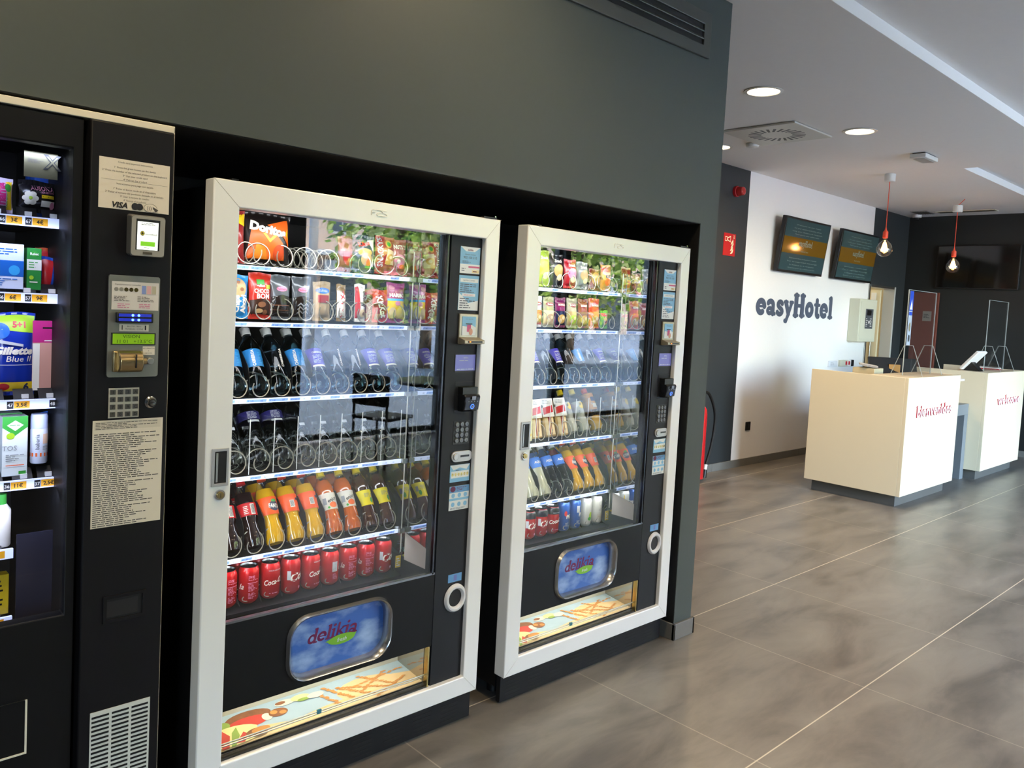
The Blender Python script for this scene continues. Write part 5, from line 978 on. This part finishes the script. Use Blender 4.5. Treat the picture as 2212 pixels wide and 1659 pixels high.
# fifth shelf: soft drinks
row = [('cola', 0, 'dark cola bottle with red label'), ('cola', 0, 'dark cola bottle with red barcode label'), ('orange', 0, 'orange soda bottle with navy logo'), ('orange', 1, 'orange soda bottle showing barcode'), ('orange', 1, 'orange soda bottle with red cap showing barcode'), ('peach', 0, 'peach drink bottle with cream label'), ('peach', 0, 'peach drink bottle with cream label'), ('tea', 0, 'dark iced tea bottle with yellow label'), ('tea', 0, 'dark iced tea bottle with yellow label')]
for k, (v, f, l) in enumerate(row):
    o = get(soft, ('soft', v, f)); place(o, 1, 4, SLOT[k], l, 'bottle', 'soft drinks', T31, ord_=ORD[k+1], z=.719)
    o = get(soft, ('soft', v, f)); o.location = (SLOT[k]+.024, .235+.078, .719); o.rotation_euler = (-T31, 0, 0); tag(o, '%s bottle behind the %s front bottle, fifth shelf, %s' % ({'cola': 'cola', 'orange': 'orange soda', 'peach': 'peach', 'tea': 'iced tea'}[v], ORD[k+1], MN[1]), 'bottle', 'soft drinks in the second rank')
# fourth shelf: larger water bottles between clear perforated dividers
for k in range(8):
    o = get(soft, ('soft', 'big' if k in (1, 2) else 'bigclear')); place(o, 1, 3, SLOT4[k], 'clear water bottle behind perforated divider', 'bottle', 'large water bottles', R(33), ord_=ORD[k+1], y=.245, z=.982)
# third shelf: tinted water bottles
vs_ = ['blue', 'blue', 'clear', 'blue', 'purple', 'clear', 'clear', 'purple', 'purple']
ln = {'blue': 'blue tinted water bottle with bright blue label', 'clear': 'water bottle with vertical white lettering', 'purple': 'water bottle with violet label'}
for k, v in enumerate(vs_):
    o = get(water, ('water', v)); place(o, 1, 2, SLOT[k], ln[v], 'bottle', 'water bottles', T31, ord_=ORD[k+1], z=1.215)
    if k < 6: o = get(water, ('water', 'clear')); o.location = (SLOT[k]+.028, .235+.078, 1.215); o.rotation_euler = (-T31, 0, .5); tag(o, 'second rank water bottle behind the %s one, third shelf, %s' % (ORD[k+1], MN[1]), 'bottle', 'water bottles in the second rank')
# second shelf
def B2(x, w, h, o, lab, cat, ordn, dy=0, rz=0, y=.245, z=None, mch=1, row=1, lean=.05):
    place(o, mch, row, x, lab, cat, 'packets', lean, dy, y, z, rz); o['label'] = lab+', %s, %s' % (RN[row], MN[mch]); return o
F = foil
B2(.163, .07, .135, bag(.072, .135, .035, F('blue', '2a8ac8'), [('ell', 0, .095, .025, .03, P['tan']), ('ell', -.01, .10, .006, .006, P['brown']), ('ell', .01, .09, .006, .006, P['brown']), ('ell', 0, .112, .006, .005, P['brown']), ('txt', 'Chips', -.008, .045, .016, P['white'], {'bold': .05, 'rot': 90}), ('txt', 'Ahoy!', .014, .045, .016, P['white'], {'bold': .05, 'rot': 90})], seed=2), 'light blue cookie bag, first item from left', 'snack bag', 1)
B2(.238, .078, .145, bag(.076, .145, .036, F('red', 'c03020'), [('poly', [(-.036, .012), (.036, .012), (.036, .058), (0, .064), (-.036, .058)], P['choc']), ('rect', -.016, .108, .010, .124, P['green']), ('txt', 'gullon', -.003, .105, .008, P['white'], {'bold': .03}), ('txt', 'CHOCO', .0, .088, .013, P['white'], {'bold': .03, 'w': .05}), ('txt', 'BOM', .004, .072, .015, P['white'], {'bold': .03, 'w': .042}), ('rect', .014, .096, .032, .108, P['lime']), ('ell', .0, .046, .013, .009, P['brown']), ('ell', -.008, .026, .013, .007, P['tan']), ('ell', .012, .022, .008, .008, P['brown'])], seed=3), 'red chocolate biscuit bag, second item from left', 'snack bag', 2)
dkf = mat('dark_window_foil', '241c18', .2, coat=.5)
def dark(seed, word, chev): return bag(.07, .142, .03, mat('grey_clear_film', '5a5d60', .18, coat=.5), [('poly', [(-.033, .01), (.033, .01), (.033, .072), (0, .080), (-.033, .072)], dkf), ('ell', 0, .098, .018, .008, P['pink']), ('txt', word, 0, .098, .008, P['deepred'], {'shear': .2})]+([('poly', [(-.02+.02*c, .02+.012*k), (-.01+.02*c, .028+.012*k), (.0+.02*c, .02+.012*k), (.0+.02*c, .024+.012*k), (-.01+.02*c, .033+.012*k), (-.02+.02*c, .024+.012*k)], P['grey']) for k in range(3) for c in range(2)] if chev else [('rect', -.03, .045, .03, .047, P['brown']), ('rect', -.03, .03, .03, .031, P['brown'])]), seed=seed)
B2(.308, .07, .142, dark(4, 'Palmera', 0), 'dark chocolate pastry in clear film, left one', 'pastry', 3)
B2(.383, .07, .142, dark(5, 'Palmera', 1), 'dark pastry in clear film with grey chevrons', 'pastry', 4)
B2(.458, .07, .13, bag(.066, .13, .028, F('beige', 'a58a62', .35), [('ell', 0, .100, .026, .010, P['blue']), ('txt', 'Galletas', 0, .100, .007, P['silver'], {'shear': .2}), ('rect', -.02, .060, .02, .085, P['deepred'])], seed=6), 'beige biscuit packet with blue oval', 'snack bag', 5)
B2(.533, .05, .125, bag(.040, .125, .022, F('golddark', '8c6a30', .25), [('poly', [(-.019, .012), (.019, .012), (.019, .085), (-.019, .105)], P['white']), ('txt', 'TWIX', .001, .042, .026, P['red'], {'rot': 100, 'bold': .05, 'w': .056}), ('txt', 'XL', -.002, .088, .016, P['red'], {'rot': 100, 'bold': .04})], seed=7, name='chocolate_bar'), 'gold and white chocolate bar with red letters', 'chocolate bar', 6, rz=.15)
B2(.607, .055, .13, bag(.046, .13, .022, F('barwhite', 'e4ddd2', .25), [('poly', [(-.022, .012), (-.010, .012), (-.004, .05), (-.008, .12), (-.022, .12)], P['red']), ('txt', 'bueno', .010, .080, .017, P['choc'], {'rot': 82, 'shear': .2, 'w': .055, 'bold': .02}), ('ell', .006, .03, .012, .014, P['cream']), ('ell', .010, .028, .005, .006, P['brown'])], seed=8, name='chocolate_bar'), 'white and red chocolate bar with brown lettering', 'chocolate bar', 7, rz=.1)
def kk(s): return bag(.062, .115, .018, F('redbar', 'c8161c'), [('ell', 0, .058, .026, .04, P['deepred']), ('txt', 'KitKat', .004, .056, .024, P['white'], {'rot': -72, 'shear': .2, 'bold': .04, 'w': .082}), ('rect', -.024, .01, -.002, .03, P['tan'])], seed=s, name='chocolate_bar')
B2(.690, .06, .115, kk(9), 'bright red wafer bar with big white name, front one', 'chocolate bar', 8)
B2(.674, .06, .115, kk(10), 'bright red wafer bar standing behind the front one', 'chocolate bar', 8, dy=.052)
B2(.757, .075, .14, bag(.078, .142, .03, F('magenta', 'b02a7c'), [('poly', [(-.037, .012), (.037, .012), (.037, .078), (-.037, .078)], P['yellow']), ('rect', -.037, .078, .037, .086, P['sky']), ('txt', 'HARIBO', .0, .098, .013, P['white'], {'bold': .04, 'w': .062}), ('ell', -.018, .035, .014, .02, P['cream']), ('ell', .012, .04, .018, .022, mat('sweet_yellow', 'f2d838', .35)), ('ell', .0, .07, .012, .008, P['pink']), ('ell', -.022, .125, .012, .008, P['pink'])], seed=11), 'magenta and yellow gummy sweets bag', 'sweets bag', 9)
# top shelf
def T0(x, o, lab, cat='snack bag', dy=0, rz=0, y=.25, mch=1): o = B2(x, 0, 0, o, lab, cat, 0, dy, rz, y, 1.616, mch, 0, .04); return o
T0(.135, bag(.10, .16, .05, F('deepred', '8a1c1c'), [('poly', [(-.05, .15), (.05, .15), (.05, .11), (0, .125)], P['yellow'])], seed=12), 'yellow topped red crisp bag cut by the door frame', rz=.1)
T0(.258, bag(.165, .162, .065, F('blackbag', '1b1412'), [('poly', [(-.070, .012), (.06, .012), (.05, .07), (.012, .108), (-.055, .112)], P['orange']), ('poly', [(-.005, .125), (.070, .148), (.078, .06), (.05, .09)], P['orange']), ('poly', [(-.045, .02), (-.0, .018), (-.014, .06), (-.04, .07)], mat('crisp_orange', 'f08a28', .4)), ('ell', .035, .04, .02, .026, mat('crisp_deep', 'c8481c', .4)), ('txt', 'Doritos', -.0, .112, .026, P['white'], {'bold': .06, 'w': .118, 'rot': -10}), ('poly', [(-.022, .098), (.002, .070), (.026, .094), (.015, .094), (.002, .081), (-.012, .098)], P['yellow']), ('poly', [(.058, .1), (.07, .08), (.066, .12)], P['yellow'])], seed=13), 'large black and orange tortilla crisp bag', rz=-.06, y=.265)
T0(.565, bag(.07, .12, .04, F('deepred', '8a1c1c'), [('ell', 0, .05, .02, .03, P['red'])], seed=14), 'small dark red bag half hidden, left of the navy bag', dy=.03)
T0(.613, bag(.088, .128, .045, F('navy', '242c44'), [('poly', [(.008, .11), (.042, .116), (.042, .02), (.028, .015), (.03, .07)], P['white']), ('txt', 'Kikos', -.006, .098, .014, P['red'], {'bold': .04, 'rot': 12}), ('ell', -.004, .068, .026, .014, P['gold']), ('ell', .002, .045, .022, .022, P['tan']), ('ell', .012, .035, .012, .012, P['orange']), ('rect', .0, .016, .042, .022, P['green'])], seed=15), 'navy and white snack mix bag')
T0(.702, bag(.080, .132, .04, F('deepred2', '9a1a28'), [('ell', .008, .105, .014, .014, P['gold']), ('ell', .008, .105, .008, .008, P['green']), ('txt', 'SNACKYS', -.026, .075, .018, P['silver'], {'rot': 90, 'bold': .03, 'w': .1}), ('poly', [(-.010, .035), (.036, .032), (.036, .08), (.0, .088)], P['cream']), ('ell', .014, .058, .016, .013, P['gold']), ('ell', .014, .058, .008, .006, P['cream']), ('ell', .002, .04, .012, .008, P['gold'])], seed=16), 'crimson pretzel bag with vertical lettering')
T0(.765, bag(.075, .128, .036, F('rose', 'a83a4c'), [('txt', 'NUTS 23', .004, .10, .014, P['white'], {'bold': .04, 'w': .055}), ('ell', 0, .05, .024, .024, P['pink']), ('ell', -.006, .048, .008, .008, P['white']), ('ell', .010, .03, .012, .008, P['orange'])], seed=17), 'rose red nut bag with white number', dy=.01)
# ================= farther machine
fc = [3, 3, 0]
for i, (k, v, f, l) in enumerate([(2, 'zero', 3, 'red cola can with black top'), (3, 'zero', 3, 'red cola can with black top'), (4, 'zero', 0, 'red cola can with black top'), (5, 'blue', 0, 'blue cola can'), (6, 'blue', 1, 'blue cola can with barcode'), (7, 'white', 1, 'white can with green print'), (8, 'white', 0, 'white can with round grey emblem')]):
    o = get(can, ('can', v, f)); place(o, 2, 5, SLOT[k], l, 'can', 'drink cans', 0, ord_=ORD[i+1])
for i, (k, v, f, l) in enumerate([(2, 'isotonic', 0, 'cloudy isotonic drink bottle'), (3, 'isotonic', 0, 'cloudy isotonic drink bottle'), (4, 'clearblue', 0, 'clear drink bottle with blue label'), (5, 'clearblue', 0, 'clear drink bottle with blue label'), (6, 'orange', 0, 'orange soda bottle with navy logo'), (7, 'orange', 0, 'orange soda bottle with navy logo'), (8, 'orange', 1, 'orange soda bottle showing barcode')]):
    o = get(soft, ('soft', v, f)); place(o, 2, 4, SLOT[k], l, 'bottle', 'soft drinks', T31, ord_=ORD[i+1], z=.719)
    if k > 3: o = get(soft, ('soft', v, f)); o.location = (MX[2]+SLOT[k]+.024, .313, .719); o.rotation_euler = (-T31, 0, 0); tag(o, 'second rank bottle behind the %s one, fifth shelf, %s' % (ORD[i+1], MN[2]), 'bottle', 'soft drinks in the second rank, farther machine')
def sandwich(s):
    t = empty('wrapped_sandwich'); b = MB(); tri = [(-.036, 0), (.036, 0), (.036, .03), (-.03, .16), (-.036, .16)]
    b.prism([(-.034, 0), (.034, 0), (.034, .09), (-.034, .16)], .05, mat('bread', 'd8b070', .8, var=.2, scale=60), (0, -.025, 0)); b.build('bread', t, bevel=.006)
    b = MB(); dec(b, plane_map((0, -.0262, 0)), [('poly', [(-.028, .008), (.028, .008), (.026, .08), (-.026, .08)], mat('crumb', 'ecd2a0', .8)), ('poly', [(-.006, .01), (.0, .01), (.006, .085), (-.004, .085)], P['deepred']), ('poly', [(.006, .01), (.010, .01), (.016, .085), (.010, .085)], P['brown'])]); b.build('filling', t, recalc=False)
    b = MB(); b.box(-.036, .036, -.030, -.028, .085, .165, mat('paper_label', 'e6ded2', .5)); dec(b, plane_map((0, -.030, .125)), [('poly', [(-.03, .0), (.03, .01), (.03, -.02), (-.03, -.03)], P['red']), ('lines', -.028, .034, .028, .016, 3, P['grey'])]); b.build('label', t, recalc=False); return t
b = box_pack(.05, .175, .06, mat('pack_pale_yellow', 'e8e4b0', .4), [('lines', -.02, .16, .02, .03, 9, P['grey']), ('rect', -.02, .02, .02, .03, P['yellow'])]); B2(.262, 0, 0, b, 'pale yellow packet at the left edge', 'carton', 0, mch=2, row=3, z=.968)
B2(.325, 0, 0, sandwich(1), 'wrapped sandwich with red labelled paper, leftmost', 'sandwich', 0, mch=2, row=3, z=.970, lean=.22)
B2(.41, 0, 0, sandwich(2), 'wrapped sandwich in the second clear compartment', 'sandwich', 0, mch=2, row=3, z=.970, lean=.3)
B2(.49, 0, 0, sandwich(3), 'wrapped sandwich in the third clear compartment', 'sandwich', 0, mch=2, row=3, z=.970, lean=.3)
for i, x in enumerate((.57, .65)):
    o = get(soft, ('soft', 'milky')); place(o, 2, 3, x, 'milky drink bottle with yellow cap', 'bottle', 'milky drinks', R(28), y=.245, z=.980, ord_=('fourth', 'fifth')[i])
o = bottle('plain', .20, .034, fill=liq['orange'], fillto=.6, label=mat('label_juice', 'c88a3c', .4), lz=(.45, .85), cap=capo, art=[('rect', -.012, .13, .014, .15, P['navy']), ('rect', -.01, .10, .02, .12, P['white'])]); place(o, 2, 3, .737, 'golden juice bottle with orange cap', 'bottle', 'juices', R(28), y=.245, z=.980, ord_='last')
vs2 = ['purple', 'clear', 'purple', 'clear', 'blue', 'clear', 'purple']
for i, v in enumerate(vs2):
    o = get(water, ('water', v)); place(o, 2, 2, SLOT[i+2], ln[v], 'bottle', 'water bottles', T31, ord_=ORD[i+1], z=1.215)
    if i > 2: o = get(water, ('water', 'clear')); o.location = (MX[2]+SLOT[i+2]+.024, .313, 1.215); o.rotation_euler = (-T31, 0, .5); tag(o, 'second rank water bottle behind the %s one, third shelf, %s' % (ORD[i+1], MN[2]), 'bottle', 'water bottles in the second rank, farther machine')
def nutbag(c, top, body, word, seed, w=.066, h=.128, food='gold'): return bag(w, h, .03, F(c, top), [('poly', [(-w*.46, .010), (w*.46, .010), (w*.46, h*.55), (-w*.46, h*.55)], P[body]), ('ell', 0, h*.76, w*.36, .008, P['deepred']), ('txt', word, 0, h*.76, .008, P['white'], {'bold': .02}), ('ell', 0, h*.28, w*.34, .020, P[food]), ('ell', -.008, h*.22, .010, .009, P['cream']), ('ell', .008, h*.32, .009, .008, P['cream'])], seed=seed)
rowb = [(.292, nutbag('whitebag', 'd8cfc8', 'orange', 'Snack', 31), 'white snack bag with orange food, first'), (.365, nutbag('khaki', '9c946c', 'cream', 'Frutos', 32, food='tan'), 'khaki and cream nut bag, second'), (.438, nutbag('plum', '7a1f54', 'navy', 'BORGES', 33), 'plum and navy nut bag, third'), (.512, nutbag('beige2', 'b0a88c', 'tan', 'BORGES', 34, food='lime'), 'beige bag with green pistachios, fourth'), (.585, nutbag('brick', '8c2f2a', 'brown', 'BORGES', 35), 'brick red almond bag, fifth'), (.660, nutbag('tomato', 'c8301c', 'orange', 'BORGES', 36, .074, .134), 'orange red nut bag, sixth')]
for x, o, l in rowb: B2(x, 0, 0, o, l, 'snack bag', 0, mch=2)
B2(.733, 0, 0, bag(.052, .082, .022, F('greenbag', '5fae2a'), [('rect', -.025, .055, .025, .07, P['red']), ('ell', 0, .035, .014, .018, P['yellow']), ('ell', .004, .03, .006, .007, P['deepred']), ('txt', 'Halls', -.004, .04, .012, P['white'], {'rot': 80})], seed=37, name='sweets_bag'), 'small green and red sweets pack, last', 'sweets bag', 0, mch=2)
rowa = [(.215, .09, .15, 'blackbag', '1b1412', 'lime', 'black bag with lime print, first'), (.315, .085, .15, 'limebag', 'a8c040', 'yellow', 'tall lime green crisp bag, second'), (.40, .08, .14, 'blackbag', '1b1412', 'gold', 'black crisp bag behind the coil, third'), (.488, .078, .125, 'redbag2', 'b8222c', 'pink', 'red snack bag, fourth'), (.567, .075, .12, 'greybag', '8a8f90', 'tan', 'grey snack bag, fifth')]
for x, w, h, c, col, pc, l in rowa:
    T0(x, bag(w, h, .045, F(c, col), [('ell', 0, h*.5, w*.34, h*.2, P[pc]), ('txt', 'Snack', 0, h*.8, .013, P['white'], {'bold': .04, 'shear': .2}), ('ell', .004, h*.3, w*.2, h*.1, P['cream'])], seed=int(x*100)), l, mch=2)
T0(.652, bag(.074, .095, .035, F('redbrown', '7c2a14'), [('ell', 0, .05, .028, .030, P['gold'])]+[('ell', .018*math.cos(a), .05+.02*math.sin(a), .006, .006, P['tan']) for a in (0, 1, 2, 3, 4, 5)], seed=41), 'red brown roasted nut bag, sixth', mch=2)
T0(.730, bag(.07, .118, .035, F('amber', 'd8902c'), [('rect', -.033, .085, .033, .108, P['red']), ('txt', 'KIT', .0, .066, .014, P['navy'], {'bold': .04}), ('ell', .0, .04, .02, .018, P['orange'])], seed=42), 'amber and red snack bag, seventh', mch=2)
# ================= pharmacy machine
def Q(o, x, y, z, lab, cat): o.location = (x, y, z); tag(o, lab+', left pharmacy machine', cat); return o
Q(bag(.085, .085, .05, F('lavender', 'd8c8e0', .3), [('txt', 'mama', .012, .042, .022, P['magenta'], {'rot': 90, 'bold': .05, 'w': .06}), ('poly', [(.028, .008), (.04, .008), (.04, .078), (.026, .074)], P['yellow']), ('ell', .03, .060, .008, .010, P['green']), ('ell', .004, .06, .008, .008, P['orange']), ('txt', 'con aloe', .026, .03, .007, P['green'], {'rot': 90})], seed=51, name='towel_pack'), -.478, .15, 1.690, 'white and pink pads pack at the left edge, top shelf', 'hygiene pack')
Q(bag(.086, .078, .045, F('blackpad', '17151a', .25), [('txt', 'AUSONIA', .008, .060, .0115, P['pink'], {'w': .052}), ('txt', 'SENSITIVE', .018, .050, .005, P['pink']), ('rect', .004, .036, .034, .044, P['yellow']), ('lines', .006, .042, .03, .038, 1, P['black']), ('rect', .004, .016, .036, .030, P['white']), ('ell', .030, .020, .006, .009, P['pink'])]+[('ell', -.020+.010*math.cos(a*PI/3), .034+.011*math.sin(a*PI/3), .0075, .0065, P['white']) for a in range(6)]+[('ell', -.020, .034, .004, .004, P['lime'])], seed=52, name='towel_pack'), -.382, .15, 1.698, 'black sanitary towel pack with white flower, top shelf', 'hygiene pack')
for k in range(3): Q(box_pack(.05, .115, .03, mat('pack_deep_blue', '1d4fb0', .35)), -.352+.004*k, .22+.05*k, 1.690, 'deep blue pack standing behind the flower pack, %s in line, top shelf' % ORD[k+1], 'pack')
Q(box_pack(.088, .108, .05, mat('pack_pale_blue', 'd4dcf0', .35), [('rect', -.044, .030, .044, .068, P['blue']), ('ell', .024, .045, .012, .012, P['sky']), ('lines', -.034, .098, .03, .080, 3, P['blue']), ('lines', -.04, .026, .04, .006, 4, P['blue'])]), -.462, .135, 1.508, 'white and blue medicine box, second shelf', 'carton')
for k in range(3):
    Q(box_pack(.032, .102, .028, mat('pack_green', '2f8a3c', .35), [('rect', -.016, .048, .016, .074, P['white']), ('lines', -.012, .07, .012, .052, 3, P['green']), ('ell', 0, .088, .008, .008, P['green']), ('txt', 'Relec', 0, .088, .006, P['white'], {'bold': .03}), ('ell', -.006, .030, .005, .005, P['lime']), ('lines', -.01, .022, .01, .016, 1, P['white'])]), -.393, .135+.045*k, 1.508, ('green and white insect repellent box, front one, second shelf', 'green repellent box behind the front one, second shelf', 'green repellent box at the back of its line, second shelf')[k], 'carton')
for k in range(4): Q(bag(.048, .108, .014, F('redorange', 'c0481c'), [('ell', 0, .06, .015, .02, P['yellow']), ('poly', [(-.02, .10), (.02, .10), (.02, .08), (-.02, .09)], P['red'])], seed=60+k, name='foil_pack'), -.345+.004*k, .20+.04*k, 1.506, 'red and orange foil pack, %s in its line, second shelf' % ORD[k+1], 'foil pack')
Q(bag(.05, .085, .02, F('bluered', '1f4fb8'), [('poly', [(-.023, .008), (-.004, .008), (.004, .078), (-.023, .078)], P['red']), ('ell', .010, .04, .006, .012, P['white'])], seed=65, name='foil_pack'), -.348, .150, 1.506, 'blue and red foil pack at shelf end, second shelf', 'foil pack')
Q(bag(.10, .205, .04, F('razorblue', '16309a', .2), [('poly', [(-.048, .165), (.048, .155), (.048, .198), (-.048, .198)], P['lime']), ('ell', -.03, .160, .022, .02, P['blue']), ('txt', '5+1', .012, .176, .014, P['red'], {'bold': .05}), ('txt', 'Gillette', .0, .112, .017, P['white'], {'shear': .25, 'bold': .05, 'w': .088}), ('txt', 'Blue II', .012, .092, .014, P['white'], {'shear': .15, 'w': .056}), ('rect', -.045, .076, .046, .0775, P['silver']), ('poly', [(-.046, .010), (.046, .010), (.046, .034), (-.046, .034)], P['yellow']), ('txt', '6', .030, .022, .017, P['navy'], {'bold': .05}), ('ell', -.02, .022, .014, .009, P['red']), ('poly', [(-.03, .130), (.02, .122), (.02, .128), (-.03, .138)], P['silver'])], seed=66, name='razor_pack'), -.432, .15, 1.245, 'blue and yellow disposable razor pack, third shelf', 'razor pack')
Q(box_pack(.072, .175, .02, mat('pack_salmon', 'd09a8c', .3), [('rect', -.036, .12, .036, .175, P['magenta']), ('rect', -.014, .155, .020, .159, P['black']), ('lines', -.01, .128, .03, .122, 1, P['white']), ('rect', -.036, .0, -.02, .118, P['white'])]), -.352, .155, 1.256, 'pink blister pack with hanger slot, third shelf', 'blister pack')
for k in range(2): Q(box_pack(.055, .148, .04, mat('pack_white', 'e6ece6', .35), [('rect', -.0275, .120, .0275, .148, P['green']), ('poly', [(-.0275, .121), (0, .100), (.0275, .121)], P['green']), ('poly', [(-.018, .126), (0, .112), (.018, .126), (0, .138)], P['white']), ('lines', -.012, .128, .012, .124, 1, P['green']), ('ell', -.010, .100, .009, .008, P['lime']), ('txt', 'TOS', -.012, .070, .012, P['grey']), ('lines', -.02, .055, .02, .036, 4, P['grey']), ('rect', -.02, .026, .02, .028, P['orange']), ('rect', .008, .004, .024, .012, P['green'])]), -.428, .14+.06*k, 1.048, ('white and green cough syrup box in front, fourth shelf', 'white and green syrup box behind the front one, fourth shelf')[k], 'carton')
t = empty('deodorant'); b = MB(); b.lathe([(.001, 0), (.018, 0), (.0195, .003), (.0195, .084), (.018, .088)], mat('deo_white', 'dfe2ee', .3), n=26); b.build('body', t); b = MB(); b.lathe([(.0192, .088), (.0192, .118), (.017, .124), (.0001, .125)], mat('deo_cap', 'c8cde6', .3), n=26, cap=False); b.build('cap', t)
b = MB(); dec(b, cyl_map(.0195), [('rect', -.03, .018, .03, .027, P['orange']), ('txt', 'babaria', -.008, .055, .009, P['black'], {'rot': 90, 'w': .038}), ('rect', .004, .05, .018, .075, mat('peach_print', 'f0c8a8', .4)), ('lines', .004, .045, .018, .034, 3, P['grey'])], d0=.0004); b.build('print', t, recalc=False)
Q(t, -.372, .135, 1.074, 'white roll-on deodorant with orange stripe, fourth shelf', 'deodorant')
Q(bag(.06, .115, .02, F('bluewhite', '2456a8'), [('poly', [(-.028, .08), (.028, .10), (.028, .06), (-.028, .03)], P['white']), ('ell', .01, .05, .008, .01, P['yellow'])], seed=70, name='foil_pack'), -.333, .17, 1.082, 'blue and white pack at shelf end, fourth shelf', 'foil pack')
t = empty('shampoo_bottle'); b = MB(); b.lathe([(.001, 0), (.02, 0), (.022, .004), (.022, .09), (.012, .105)], P['white'], n=22); b.build('body', t); b = MB(); b.lathe([(.012, .105), (.012, .13), (.0001, .132)], P['green'], n=20, cap=False); b.build('cap', t); Q(t, -.452, .14, .872, 'small white bottle with green cap, low shelf', 'bottle')
Q(box_pack(.04, .10, .03, mat('pack_yellow', 'e0c020', .35), [('lines', -.015, .09, .015, .02, 6, P['black'])]), -.455, .14, .702, 'yellow packet on the lowest visible shelf', 'carton')

for o in bpy.data.objects:
    if 'label' in o and not 4 <= len(o['label'].replace('-', ' ').split()) <= 16: print('LABEL', len(o['label'].split()), o.name, o['label'])
